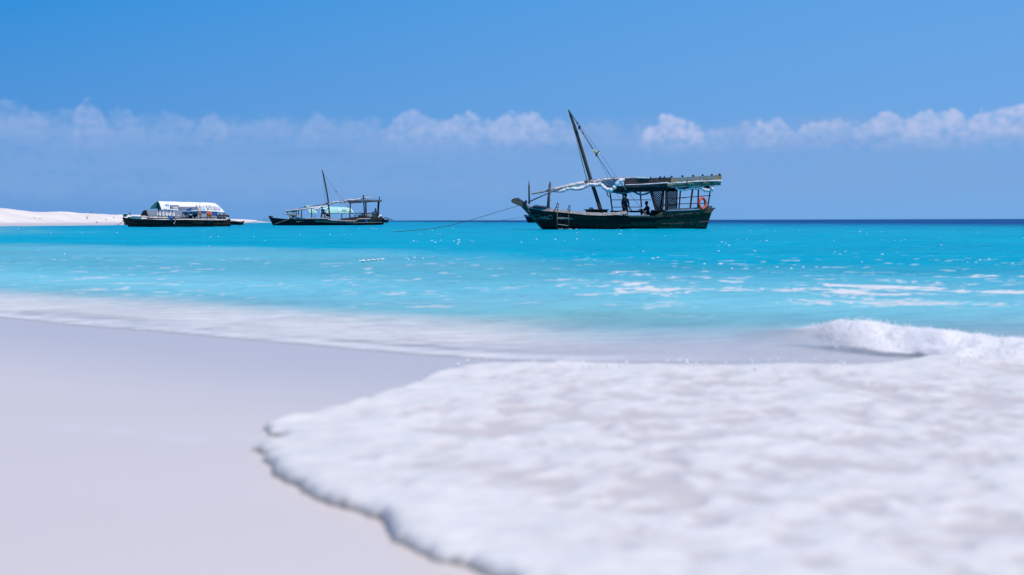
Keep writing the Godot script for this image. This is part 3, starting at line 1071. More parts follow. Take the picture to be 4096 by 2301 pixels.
func pole(boat: Node3D, called: String, pts: Array, radii: Array, m: String, sides := 10) -> void:
	var st := mb(true)
	tube(st, pts, radii, sides)
	part(boat, called, st, mats[m])

func board(boat: Node3D, called: String, outline: Array, thick: float, m: String) -> MeshInstance3D:
	var st := mb()
	prism(st, outline, thick)
	return part(boat, called, st, mats[m])

# a gathered roll of cloth along a path, with folds
func bundle(boat: Node3D, called: String, pts: Array, r0: float, r1: float, m: String, seed_at := 0.0, per := 10) -> void:
	var path := curve(pts, per)
	var radii := []
	for i in path.size():
		var t := float(i) / (path.size() - 1)
		radii.append(lerpf(r0, r1, t) * (1.0 + 0.45 * noise_a.get_noise_2d(i * 11.0 + seed_at, seed_at)) * (0.55 + 0.45 * smoothstep(0, 0.06, t) * smoothstep(1, 0.94, t)))
	var st := mb(true)
	tube(st, path, radii, 9)
	part(boat, called, st, mats[m])

# ---------------------------------------------------------------- the big dhow
const DHOW_AT := Vector3(5.98, 0, -80.4)
func dh(u: float, v: float, z := 0.0) -> Vector3: return Vector3((u - 1150.0) / 171.5, (1334.0 - v) / 171.5, z)
const DHOW_TURN := -0.0742
func dhw(u: float, v: float, z := 0.0) -> Vector3: return DHOW_AT + Basis(Vector3.UP, DHOW_TURN) * dh(u, v, z)

func build_dhow() -> void:
	var b := thing("dhow", DHOW_AT, "large dark dhow with raked mast, planked awning and scrolls painted on its bow", "boat", "dhows moored in the bay", DHOW_TURN)
	var h := Hull.new()
	h.sheer = flat2([[262, 1092], [330, 1106], [400, 1122], [520, 1141], [700, 1162], [900, 1180], [1050, 1188], [1200, 1192], [1540, 1198], [1700, 1188], [1950, 1174], [2165, 1160]], dh)
	h.foot = Vector2(dh(452, 0).x, dh(2112, 0).x)
	h.beam_ = 3.3
	h.stern = 0.72
	h.low = -0.5
	add_hull(b, h, mats["hull_wood_2"], func(s, t, k):
		if t < 0.42: return mats["bottom_wood_%d" % k]
		if s > 0.52 and not (s < 0.62 and k == 2): return mats["stern_wood_%d" % k]
		return mats["hull_wood_%d" % k], 10, 4, 101, 0.12)
	# stem, head of the stem, bulwarks
	bar(b, "stem_post", dh(228, 1088), dh(470, 1352), 0.14, 0.17, "green_timber")
	board(b, "stem_head", v2([[116, 1036, 0.13], [126, 1022, 0.13], [150, 1013, 0.13], [172, 1018, 0.13], [205, 1030, 0.13], [250, 1060, 0.13], [285, 1084, 0.13], [312, 1104, 0.13], [285, 1135, 0.13], [240, 1110, 0.13], [190, 1086, 0.13], [136, 1064, 0.13], [119, 1052, 0.13]], dh), 0.26, "green_timber")
	board(b, "prow_plank", v2([[152, 1015, 0.06], [160, 1010, 0.06], [190, 1007, 0.06], [254, 1052, 0.06], [282, 1078, 0.06], [238, 1070, 0.06], [200, 1034, 0.06]], dh), 0.12, "grey_timber")
	var wl := mb(true)
	tube(wl, [dh(268, 1056, -0.5), dh(268, 1056, 0.5)], [0.06], 10)
	tube(wl, [dh(268, 1044, -0.12), dh(268, 1044, 0.12)], [0.07], 10)
	part(b, "windlass", wl, mats["dark_timber"])
	var cap := [[280, 1086], [380, 1103], [480, 1120], [520, 1121], [700, 1139], [900, 1160], [1060, 1167], [1200, 1161], [1305, 1150]]
	for i in cap.size() - 1: # the pale capping, a length at a time, its face leaning out to the sky
		var p: Vector3 = dh(cap[i][0] + 1, cap[i][1])
		var q: Vector3 = dh(cap[i + 1][0] - 1, cap[i + 1][1])
		var s0: float = clampf((cap[i][0] - 262.0) / 1903.0, 0, 1)
		var s1: float = clampf((cap[i + 1][0] - 262.0) / 1903.0, 0, 1)
		for side in [1.0, -1.0]:
			var c := []
			for e in [[p, h.width(s0)], [q, h.width(s1)]]:
				var o: Vector3 = e[0]
				var z: float = (e[1] + 0.015) * side
				c.append(Vector3(o.x, o.y - 0.165, z + 0.06 * side))
				c.append(Vector3(o.x, o.y, z - 0.05 * side))
				c.append(Vector3(o.x, o.y - 0.03, z - 0.16 * side))
				c.append(Vector3(o.x, o.y - 0.18, z - 0.10 * side))
			var st := mb()
			hexa(st, c)
			part(b, "capping_plank", st, mats["pale_timber"])
	var well := mb()
	beam(well, dh(1318, 1196, 1.58), dh(1536, 1198, 1.58), 0.16, 0.06)
	part(b, "gangway_sill", well, mats["pale_timber"])
	var pipe := mb(true)
	torus(pipe, dh(1306, 1180, 1.58), Basis(), 0.085, 0.04, 18, 8)
	part(b, "fender_ring", pipe, mats["rope_pale"])
	for side in [1.0, -1.0]: # raised sides of the stern
		board(b, "quarter_board", v2([[1545, 1204, 1.42], [1600, 1192, 1.42], [1650, 1160, 1.42], [1720, 1150, 1.42], [2000, 1140, 1.38], [2197, 1120, 1.3], [2160, 1168, 1.3], [1950, 1180, 1.38], [1700, 1196, 1.42]], func(u, v, z): return dh(u, v, z * side)), 0.05, "stern_wood_1")
		bar(b, "quarter_rail", dh(1722, 1136, 1.45 * side), dh(2110, 1118, 1.36 * side), 0.10, 0.085, "grey_timber")
	board(b, "stern_rail", v2([[2110, 1104, 1.3], [2165, 1098, 1.3], [2172, 1128, 1.3], [2112, 1132, 1.3]], dh), 2.6, "grey_timber")
	bar(b, "stern_bracket", dh(2150, 1142, 1.22), dh(2199, 1122, 1.22), 0.06, 0.07, "brown_timber")
	bar(b, "rubbing_strake", dh(1290, 1292, 1.42), dh(1980, 1268, 1.30), 0.03, 0.035, "stern_wood_1")
	bar(b, "red_stripe", dh(2036, 1263, 1.22), dh(2136, 1254, 1.17), 0.03, 0.022, "red_stripe")
	# bow posts and spars
	pole(b, "bow_post", [dh(306, 1075, 0.3), dh(304, 880, 0.3), dh(303, 872, 0.3), dh(302, 835, 0.3)], [0.055, 0.052, 0.03, 0.024], "brown_timber")
	pole(b, "bow_post", [dh(503, 1132, 0.75), dh(512, 1000, 0.75), dh(524, 868, 0.75), dh(525, 860, 0.75), dh(526, 843, 0.75)], [0.095, 0.085, 0.075, 0.045, 0.03], "green_timber")
	pole(b, "strut", [dh(296, 1055, 0.35), dh(500, 966, 0.85), dh(648, 905, 0.7)], [0.038, 0.036, 0.03], "grey_timber")
	var clutter := mb(true)
	for q in [[385, 1100, 0.24], [430, 1106, 0.30], [478, 1112, 0.22], [500, 1120, 0.2]]:
		lump(clutter, dh(q[0], q[1], 0.55), Vector3(q[2], 0.09, 0.35), 0.3, q[0])
	part(b, "net_heap", clutter, mats["navy_tarp"])
	# the lateen yard lowered onto the awning, with its sail bundled below
	var yard := curve([dh(336, 969, 0.62), dh(500, 938, 0.66), dh(700, 885, 0.55), dh(850, 856, 0.35), dh(940, 842, 0.22), dh(1060, 828, 0.3), dh(1200, 819, 0.5), dh(1420, 816, 0.9), dh(1545, 822, 1.1)], 6)
	var yr := []
	for i in yard.size(): yr.append(0.080 * (1.0 - 0.3 * absf(i - yard.size() * 0.5) / (yard.size() * 0.5)))
	pole(b, "yard", yard, yr, "pale_timber")
	for k in 7:
		var i := 20 + k * 3
		var p: Vector3 = yard[mini(i, yard.size() - 2)]
		var q: Vector3 = yard[mini(i + 1, yard.size() - 1)]
		pole(b, "lashing", [p, p.lerp(q, 0.55)], [0.098], "brown_timber")
	bundle(b, "furled_sail", [dh(545, 946, 0.7), dh(640, 941, 0.62), dh(690, 922, 0.58), dh(730, 914, 0.55), dh(800, 921, 0.48), dh(865, 905, 0.4), dh(925, 876, 0.36), dh(990, 880, 0.4), dh(1045, 876, 0.44), dh(1072, 905, 1.0), dh(1104, 932, 1.4), dh(1135, 943, 1.64), dh(1178, 916, 1.68), dh(1212, 874, 1.70), dh(1238, 846, 1.70), dh(1285, 832, 1.68)], 0.10, 0.12, "white_canvas", 3.0)
	bundle(b, "furled_sail", [dh(560, 925, 0.66), dh(700, 893, 0.57), dh(800, 872, 0.45), dh(880, 856, 0.33)], 0.095, 0.12, "sail_cloth", 9.0)
	bundle(b, "furled_sail", [dh(965, 850, 0.28), dh(1010, 842, 0.3), dh(1070, 832, 0.36), dh(1150, 824, 0.45)], 0.11, 0.09, "sail_cloth", 15.0)
	bundle(b, "furled_sail", [dh(1080, 824, 0.4), dh(1250, 820, 0.7), dh(1400, 816, 1.5), dh(1540, 820, 1.6)], 0.055, 0.04, "sail_cloth", 19.0)
	var fold := []
	for i in 6:
		var row := []
		for j in 9:
			var s := j / 8.0
			var t := i / 5.0
			var top := dh(lerpf(1040, 1235, s), lerpf(846, 836, s) , lerpf(0.5, 1.6, s))
			var low := dh(lerpf(1075, 1200, s), 846 + 82 * sin(PI * clampf(s * 0.85 + 0.12, 0, 1)), lerpf(0.6, 1.6, s))
			row.append(top.lerp(low, t) + Vector3(0, 0, 0.05 * sin(s * 9.0 + t * 2.0)))
		fold.append(row)
	var fs := mb(true)
	cloth(fs, fold)
	part(b, "hanging_sail", fs, mats["blue_grey_canvas"])
	# mast and its gear
	pole(b, "mast", curve([dh(1048, 1200, 0), dh(1036, 1125, 0), dh(985, 960, 0), dh(942, 832, 0), dh(852, 535, 0), dh(790, 330, 0), dh(742, 190, 0), dh(728, 150, 0), dh(712, 106, 0)], 4), [0.13, 0.13, 0.13, 0.13, 0.128, 0.125, 0.122, 0.12, 0.12, 0.118, 0.116, 0.115, 0.115, 0.114, 0.112, 0.11, 0.108, 0.105, 0.102, 0.10, 0.098, 0.095, 0.092, 0.088, 0.085, 0.08, 0.075, 0.07, 0.065, 0.06, 0.055, 0.05, 0.05], "mast_wood")
	pole(b, "mast_band", [dh(737, 175, 0), dh(724, 138, 0)], [0.088, 0.07], "iron")
	var knot := mb(true)
	lump(knot, dh(912, 848, 0.14), Vector3(0.13, 0.14, 0.14), 0.3, 2)
	lump(knot, dh(945, 850, 0.1), Vector3(0.15, 0.20, 0.17), 0.25, 7)
	part(b, "lashing", knot, mats["navy_tarp"])
	rope(b, [dh(718, 128, 0.05), dh(905, 838, 0.14)], 0.012, "rope_dark", "stay")
	rope(b, [dh(740, 190, 0.05), dh(762, 290, 0.25), dh(898, 838, 0.2)], 0.010, "rope_dark", "stay")
	rope(b, [dh(735, 150, 0), dh(800, 242, 0.1), dh(824, 290, 0.15)], 0.018, "rope_dark", "halyard")
	for q in [[822, 288, 0.15, Vector3(0.075, 0.135, 0.07), "pulley_block"], [800, 242, 0.1, Vector3(0.05, 0.07, 0.05), "knot"], [860, 344, 0.17, Vector3(0.045, 0.045, 0.04), "knot"]]:
		var blk := mb(true)
		lump(blk, dh(q[0], q[1], q[2]), q[3], 0.2, q[0])
		part(b, q[4], blk, mats["dark_timber"])
	rope(b, [dh(826, 300, 0.15), dh(952, 502, 0.6), dh(1018, 600, 0.9)], 0.017, "rope_dark", "halyard")
	rope(b, [dh(832, 296, 0.10), dh(960, 500, 0.55), dh(1022, 600, 0.85)], 0.012, "rope_dark", "halyard")
	rope(b, [dh(1018, 600, 0.9), dh(1160, 818, 1.35), dh(1310, 1065, 1.55), dh(1322, 1165, 1.6)], 0.016, "rope_dark", "halyard")
	rope(b, [dh(722, 120, 0), dh(985, 482, 0.4), dh(1208, 812, 0.8)], 0.008, "rope_dark", "stay")
	rope(b, [dh(1010, 596, 0.3), dh(1122, 812, 0.4)], 0.008, "rope_dark", "stay")
	rope(b, [dh(1242, 862, 1.58), dh(1306, 946, 1.58)], 0.028, "green_cloth", "line")
	rope(b, [dh(1336, 975, 1.3), dh(1450, 1118, 1.5), dh(1510, 1180, 1.55)], 0.010, "rope_dark", "line")
	rope(b, [dh(1265, 1085, 1.5), dh(1318, 1165, 1.6)], 0.020, "rope_dark", "line")
	rope(b, [dh(1190, 935, 0.9), dh(1250, 1050, 1.2)], 0.007, "rope_dark", "line")
	rope(b, [dh(1455, 1125, 1.5), dh(1505, 1190, 1.55)], 0.014, "rope_pale", "line")
	rope(b, [dh(520, 900, 0.85), dh(512, 960, 0.9), dh(530, 1050, 0.8)], 0.007, "rope_pale", "line")
	# hatch
	var hb := mb()
	box(hb, dh(888, 1162, -0.7), dh(1112, 1136, 0.7))
	part(b, "hatch", hb, mats["dark_board"])
	bar(b, "hatch_lid", dh(868, 1133, 0), dh(1126, 1134, 0), 1.6, 0.045, "dark_board")
	# awning
	var zz := 1.55
	board(b, "fascia_board", v2([[1282, 826, zz], [1520, 820, zz], [1752, 812, zz], [1748, 870, zz], [1720, 872, zz], [1520, 880, zz], [1285, 884, zz]], dh), 0.05, "dark_board")
	var sign_ := board(b, "sign_board", v2([[1752, 818, zz + 0.02], [2255, 789, zz + 0.02], [2256, 845, zz + 0.02], [2060, 850, zz + 0.02], [1746, 862, zz + 0.02]], dh), 0.05, "sign_timber")
	lettering(sign_, "KIMEP ENDA BLUZS SAFARI", dh(2004, 822, zz + 0.035), 0.2, mats["pale_letters"], 0.056, 0.0, 0.62)
	board(b, "fascia_board", v2([[1212, 897, zz - 0.01], [1720, 880, zz - 0.01], [1702, 908, zz - 0.01], [1190, 925, zz - 0.01]], dh), 0.05, "dark_board")
	var cuts := [1712, 1905, 2062, 2158, 2254]
	for i in 4:
		var u0: float = cuts[i] + 3
		var u1: float = cuts[i + 1] - 3
		board(b, "fascia_board", v2([[u0, lerpf(878, 858, (u0 - 1712) / 542), zz - 0.005], [u1, lerpf(878, 858, (u1 - 1712) / 542), zz - 0.005], [u1, lerpf(915, 894, (u1 - 1712) / 542), zz - 0.005], [u0, lerpf(915, 894, (u0 - 1712) / 542), zz - 0.005]], dh), 0.05, "sign_timber")
	for i in 3:
		bar(b, "batten", dh(cuts[i + 1], 852, zz + 0.03), dh(cuts[i + 1] - 2, 898, zz + 0.03), 0.06, 0.05, "dark_timber")
	board(b, "far_fascia_board", v2([[1282, 826, -zz], [1752, 812, -zz], [2255, 789, -zz], [2255, 845, -zz], [1285, 884, -zz]], dh), 0.05, "dark_board")
	bundle(b, "rolled_canvas", [dh(1290, 886, zz + 0.05), dh(1500, 880, zz + 0.05), dh(1700, 868, zz + 0.05), dh(1722, 872, zz + 0.06)], 0.028, 0.03, "white_canvas", 31.0)
	bundle(b, "rolled_canvas", [dh(1716, 876, zz + 0.06), dh(1800, 868, zz + 0.06), dh(1905, 864, zz + 0.06)], 0.03, 0.042, "white_canvas", 33.0)
	bundle(b, "rolled_canvas", [dh(1912, 862, zz + 0.06), dh(2000, 856, zz + 0.06), dh(2068, 852, zz + 0.06)], 0.042, 0.042, "white_canvas", 35.0)
	bundle(b, "rolled_canvas", [dh(2070, 854, zz + 0.06), dh(2150, 850, zz + 0.06), dh(2258, 849, zz + 0.06)], 0.04, 0.042, "white_canvas", 37.0)
	for k in 9: # deck boards of the awning, side by side
		var z0 := -1.5 + k * 0.335
		var st := mb()
		hexa(st, [dh(1290, 848, z0), dh(1290, 842, z0), dh(2252, 806, z0), dh(2252, 812, z0), dh(1290, 848, z0 + 0.325), dh(1290, 842, z0 + 0.325), dh(2252, 806, z0 + 0.325), dh(2252, 812, z0 + 0.325)])
		part(b, "roof_plank", st, mats["dark_board"])
	for u in [1545, 1642, 1684, 1757, 1865, 1972, 2067, 2158, 2236]:
		var v := lerpf(818, 790, (u - 1545) / 690.0)
		var big := 0.105 if u == 1642 or u >= 1757 else 0.075
		bar(b, "roof_beam", dh(u, v - 4, 1.36), dh(u, v - 4, 1.58), big, 0.10, "dark_timber")
	board(b, "header_beam", v2([[1104, 912, 1.42], [1190, 922, 1.42], [1710, 908, 1.42], [1720, 940, 1.42], [1560, 946, 1.42], [1130, 948, 1.42]], dh), 0.08, "dark_timber")
	board(b, "header_beam", v2([[1104, 912, -1.35], [1190, 922, -1.35], [2180, 890, -1.35], [2170, 915, -1.35], [1560, 946, -1.35], [1130, 948, -1.35]], dh), 0.08, "dark_timber")
	for k in 6:
		bar(b, "ceiling_beam", dh(1180 + k * 190, 915 - k * 5, -1.4), dh(1180 + k * 190, 915 - k * 5, 1.4), 0.1, 0.1, "dark_timber")
	var ceil_ := mb()
	hexa(ceil_, [dh(1150, 925, -1.35), dh(1150, 905, -1.35), dh(1740, 880, -1.35), dh(1740, 905, -1.35), dh(1150, 925, 1.38), dh(1150, 905, 1.38), dh(1740, 880, 1.38), dh(1740, 905, 1.38)])
	part(b, "ceiling", ceil_, mats["dark_timber"])
	# posts and rails of the cabin: near side, then far side
	var posts := [[1135, 945, 1162, 1150, 1.38, 0.09], [1272, 942, 1280, 1180, -1.3, 0.10], [1441, 942, 1456, 1112, 1.36, 0.085], [1708, 905, 1702, 1150, 1.40, 0.16], [1690, 930, 1660, 1146, -1.3, 0.09],
		[1848, 925, 1832, 1140, 1.38, 0.085], [1968, 930, 1946, 1120, 1.36, 0.10], [2056, 925, 2049, 1120, -1.2, 0.085], [2146, 950, 2122, 1112, 1.30, 0.075], [1560, 945, 1600, 1150, 1.36, 0.10]]
	for q in posts:
		bar(b, "post", dh(q[0], q[1], q[4]), dh(q[2], q[3], q[4]), q[5], q[5], "dark_timber")
	for q in [[1148, 1036, 1552, 1038, 1.34, 0.04], [1164, 1110, 1462, 1110, 1.34, 0.04], [1680, 1020, 1900, 1018, 1.34, 0.035], [1760, 1024, 2150, 996, 1.42, 0.045], [1676, 1082, 2040, 1076, 1.38, 0.045], [2040, 1078, 2138, 1068, 1.30, 0.04],
		[1140, 1150, 1480, 1150, -1.3, 0.09], [1676, 1090, 1840, 1090, -1.2, 0.05], [1340, 1160, 1470, 1160, 1.0, 0.05]]:
		bar(b, "rail", dh(q[0], q[1], q[4]), dh(q[2], q[3], q[4]), 0.05, q[5], "dark_timber")
	bar(b, "brace", dh(1300, 1060, -0.9), dh(1364, 1142, -0.9), 0.05, 0.05, "dark_timber")
	# lattice panels
	lattice(b, dh(1538, 945), dh(1684, 945), dh(1672, 1146), dh(1596, 1146), 1.30)
	lattice(b, dh(1732, 940), dh(1838, 938), dh(1832, 1134), dh(1738, 1136), -1.25)
	var black_box := mb()
	box(black_box, dh(1560, 1200, -1.2), dh(1700, 1140, 1.1))
	part(b, "locker", black_box, mats["black_shade"])
	var seat := mb()
	box(seat, dh(1466, 1240, -0.9), dh(1570, 1188, 0.9))
	part(b, "thwart", seat, mats["dark_timber"])
	# green cloth gathered under the eaves, white canvas gathered at the stern
	bundle(b, "gathered_cloth", [dh(1108, 960, 1.40), dh(1150, 955, 1.40), dh(1240, 966, 1.40), dh(1290, 968, 1.40), dh(1362, 954, 1.40), dh(1430, 980, 1.40), dh(1470, 984, 1.40), dh(1545, 962, 1.40)], 0.055, 0.055, "green_cloth", 41.0)
	bundle(b, "gathered_cloth", [dh(1106, 962, 1.40), dh(1112, 985, 1.40), dh(1132, 1010, 1.40)], 0.05, 0.02, "green_cloth", 44.0)
	for q in [[1795, 920, 1880, 941, 1960, 912, 0.065], [1955, 915, 2005, 928, 2050, 908, 0.085], [2045, 912, 2110, 945, 2178, 918, 0.12]]:
		bundle(b, "gathered_canvas", [dh(q[0], q[1], 1.45), dh((q[0] + q[2]) / 2.0, (q[1] + q[3]) / 2.0 + 4, 1.45), dh(q[2], q[3], 1.45), dh((q[4] + q[2]) / 2.0, (q[5] + q[3]) / 2.0 + 4, 1.45), dh(q[4], q[5], 1.45)], q[6], q[6], "white_canvas", q[0])
	bundle(b, "gathered_canvas", [dh(2168, 900, 1.45), dh(2166, 935, 1.45), dh(2172, 955, 1.45)], 0.10, 0.05, "white_canvas", 51.0)
	# painted scrolls and name on the bow
	var paint := mb(true)
	for q in [[372, 1200, 0.10, 0.3, 5.2], [412, 1201, 0.10, 0.2, 3.3], [436, 1198, 0.085, 3.4, 6.2], [480, 1204, 0.10, 2.2, 5.6], [508, 1206, 0.12, 3.5, 5.7], [540, 1214, 0.075, -1.5, 1.7]]:
		var s: float = (q[0] - 262.0) / 1903.0
		torus(paint, Vector3(dh(q[0], 0).x, dh(0, q[1]).y, h.width(s) * 0.95 + 0.075), Basis(Vector3.RIGHT, -0.12) * Basis(Vector3.UP, -0.25), q[2], 0.011, 18, 5, q[3], q[4])
	tube(paint, curve([dh(352, 1222, h.width(0.05) * 0.95 + 0.07), dh(410, 1224, h.width(0.08) * 0.95 + 0.08), dh(470, 1212, h.width(0.11) * 0.95 + 0.09), dh(520, 1196, h.width(0.135) * 0.95 + 0.10), dh(548, 1198, h.width(0.15) * 0.95 + 0.10)], 5), [0.011], 5)
	tube(paint, curve([dh(440, 1226, h.width(0.094) * 0.95 + 0.08), dh(500, 1230, h.width(0.125) * 0.95 + 0.09), dh(545, 1224, h.width(0.148) * 0.95 + 0.09)], 5), [0.012], 5)
	lump(paint, dh(361, 1190, h.width(0.052) * 0.95 + 0.07), Vector3(0.03, 0.03, 0.015), 0.2, 1)
	part(b, "painted_scroll", paint, mats["teal_letters"])
	var sw: float = h.width(0.21) * 0.95 + 0.10
	lettering(b, "MANCHALL", dh(664, 1223, sw + 0.0), 0.10, mats["pale_letters"], -0.05, 0.0, 0.95)
	lettering(b, "AH", dh(743, 1227, sw + 0.06), 0.13, mats["teal_letters"], -0.04, 0.0, 0.95)
	# things that can be lifted off
	build_ladder(h)
	build_lifebuoy()
	build_flag()
	var sack := mb(true)
	lump(sack, dhw(945, 1123, 0.2), Vector3(0.17, 0.085, 0.2), 0.25, 3, 10, 14)
	lump(sack, dhw(965, 1127, 0.25), Vector3(0.10, 0.05, 0.12), 0.25, 8, 10, 14)
	tag(part(self, "canvas_bundle", sack, mats["white_canvas"]), "small white bundle lying on the hatch at the foot of the big mast", "bundle")
	var line := mb(true)
	tube(line, curve([dhw(200, 1086, 0.1), Vector3(-2.37, 0.532, -73.0), Vector3(-3.87, 0.164, -68.0), Vector3(-5.46, 0.02, -63.9), Vector3(-6.3, -0.06, -61.5)], 8), [0.014], 6)
	tag(part(self, "anchor_rope", line, mats["rope_dark"]), "long dark anchor rope running from the big dhow's bow down into the water", "rope", "mooring ropes")

# crossed laths between four corners at one depth
func lattice(boat: Node3D, a: Vector3, b: Vector3, c: Vector3, d: Vector3, z: float) -> void:
	var st := mb()
	var put := func(p: Vector2) -> Vector3:
		var top := a.lerp(b, p.x)
		var low := d.lerp(c, p.x)
		var q := low.lerp(top, p.y)
		return Vector3(q.x, q.y, z)
	var w := (a.distance_to(b) + d.distance_to(c)) / 2.0
	var h := a.distance_to(d)
	var step_ := 0.115
	for dir in [1, -1]:
		var k := -h
		while k < w:
			# the line x = k + y (dir 1) or x = k + h - y in metres, clipped to the panel
			var y0 := maxf(0.0, -k)
			var y1 := minf(h, w - k)
			if y1 - y0 > 0.03:
				var p := Vector2((k + y0) / w, y0 / h)
				var q := Vector2((k + y1) / w, y1 / h)
				if dir < 0:
					p.y = 1.0 - p.y; q.y = 1.0 - q.y
				var o := Vector3(0, 0, 0.012 * dir)
				beam(st, put.call(p) + o, put.call(q) + o, 0.018, 0.050)
			k += step_
	for e in [[a, b], [b, c], [c, d], [d, a]]:
		beam(st, Vector3(e[0].x, e[0].y, z), Vector3(e[1].x, e[1].y, z), 0.05, 0.06)
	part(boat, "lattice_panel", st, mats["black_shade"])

func build_ladder(h: Hull) -> void:
	var z: float = h.width(0.2) + 0.16
	var l := thing("boarding_ladder", dhw(660, 1300, z), "thin pole ladder hooked over the bow side of the largest dhow", "ladder", "", DHOW_TURN)
	var at := func(u, v, dz): return dh(u, v, z + dz) - dh(660, 1300, z)
	for q in [[602, 0.0], [722, 0.0]]:
		pole(l, "side_pole", [at.call(q[0], 1150, 0), at.call(q[0] - 2, 1330, 0.06)], [0.018], "rust", 6)
	for q in [[1212, 1222], [1281, 1298]]:
		pole(l, "rung", [at.call(600, q[0], 0.02), at.call(722, q[1], 0.02)], [0.020], "rope_pale", 6)
	for u in [602, 722]:
		var dv := 0.0 if u == 602 else 24.0
		var st := mb(true)
		tube(st, [at.call(u - 26, 1142 + dv, -0.35), at.call(u + 2, 1066 + dv, -0.2)], [0.024], 6)
		tube(st, [at.call(u + 2, 1064 + dv, -0.2), at.call(u + 14, 1080 + dv, -0.05)], [0.024], 6)
		tube(st, [at.call(u + 14, 1078 + dv, -0.05), at.call(u + 2, 1152 + dv, 0)], [0.024], 6)
		tube(st, [at.call(u - 10, 1108 + dv, -0.2), at.call(u + 6, 1118 + dv, -0.05)], [0.02], 6)
		part(l, "hook", st, mats["iron"])

func build_lifebuoy() -> void:
	var c := dhw(2063, 1076, 1.55)
	var o := thing("lifebuoy", c, "orange ring lifebuoy hung on the stern rail of the largest dhow", "lifebuoy")
	var turn := Basis(Vector3.UP, 0.80)
	var st := mb(true)
	torus(st, Vector3.ZERO, turn, 0.315, 0.075, 40, 14)
	part(o, "ring", st, mats["ring_orange"])
	for k in 4:
		var a := PI / 4 + k * PI / 2
		var bs := mb(true)
		torus(bs, Vector3.ZERO, turn, 0.315, 0.0775, 4, 14, a - 0.06, a + 0.06)
		part(o, "band", bs, mats["ring_orange_faded"])

func build_flag() -> void:
	var m := tinted("flag_cloth", 0.2, 0.9)
	var st := mb(true)
	var n := 14
	var at := func(i: int, j: int) -> Vector3:
		var s := float(i) / n
		var t := float(j) / n
		var a := dhw(957, 512, 0.62).lerp(dhw(1040, 545, 0.72), s)
		var b := dhw(992, 592, 0.80).lerp(dhw(1042, 580, 0.86), s)
		return a.lerp(b, t) + Vector3(0, 0.02 * sin(s * 8.0 + t * 3.0), 0.05 * sin(s * 7.0 + t * 5.0))
	var col := func(i: int, j: int) -> Color:
		var k := (float(i) + j * 0.9) / n
		if k < 0.55: return Color(0.36, 0.52, 0.25)
		if k < 0.68: return Color(0.66, 0.66, 0.42)
		if k < 1.02: return Color(0.045, 0.06, 0.075)
		if k < 1.14: return Color(0.62, 0.66, 0.48)
		return Color(0.28, 0.52, 0.66)
	for i in n:
		for j in n:
			for off in [Vector3.ZERO, Vector3(0, 0, -0.006)]:
				var p := [at.call(i, j) + off, at.call(i + 1, j) + off, at.call(i + 1, j + 1) + off, at.call(i, j + 1) + off]
				var front: Vector3 = p[0] + Vector3(0, 0, -1 if off == Vector3.ZERO else 1)
				st.set_color(col.call(i, j))
				quad_from(st, p[0], p[1], p[2], p[3], front)
	tag(part(self, "flag", st, m), "small green, black and blue striped flag tied into the mast ropes", "flag")

# ---------------------------------------------------------------- the middle boat
const MID_AT := Vector3(-21.95, 0, -158.0)
func md(u: float, v: float, z := 0.0) -> Vector3: return Vector3((u - 1200.0) / 158.2, (1130.0 - v) / 158.2, z)
const MID_TURN := 0.138
func mdw(u: float, v: float, z := 0.0) -> Vector3: return MID_AT + Basis(Vector3.UP, MID_TURN) * md(u, v, z)

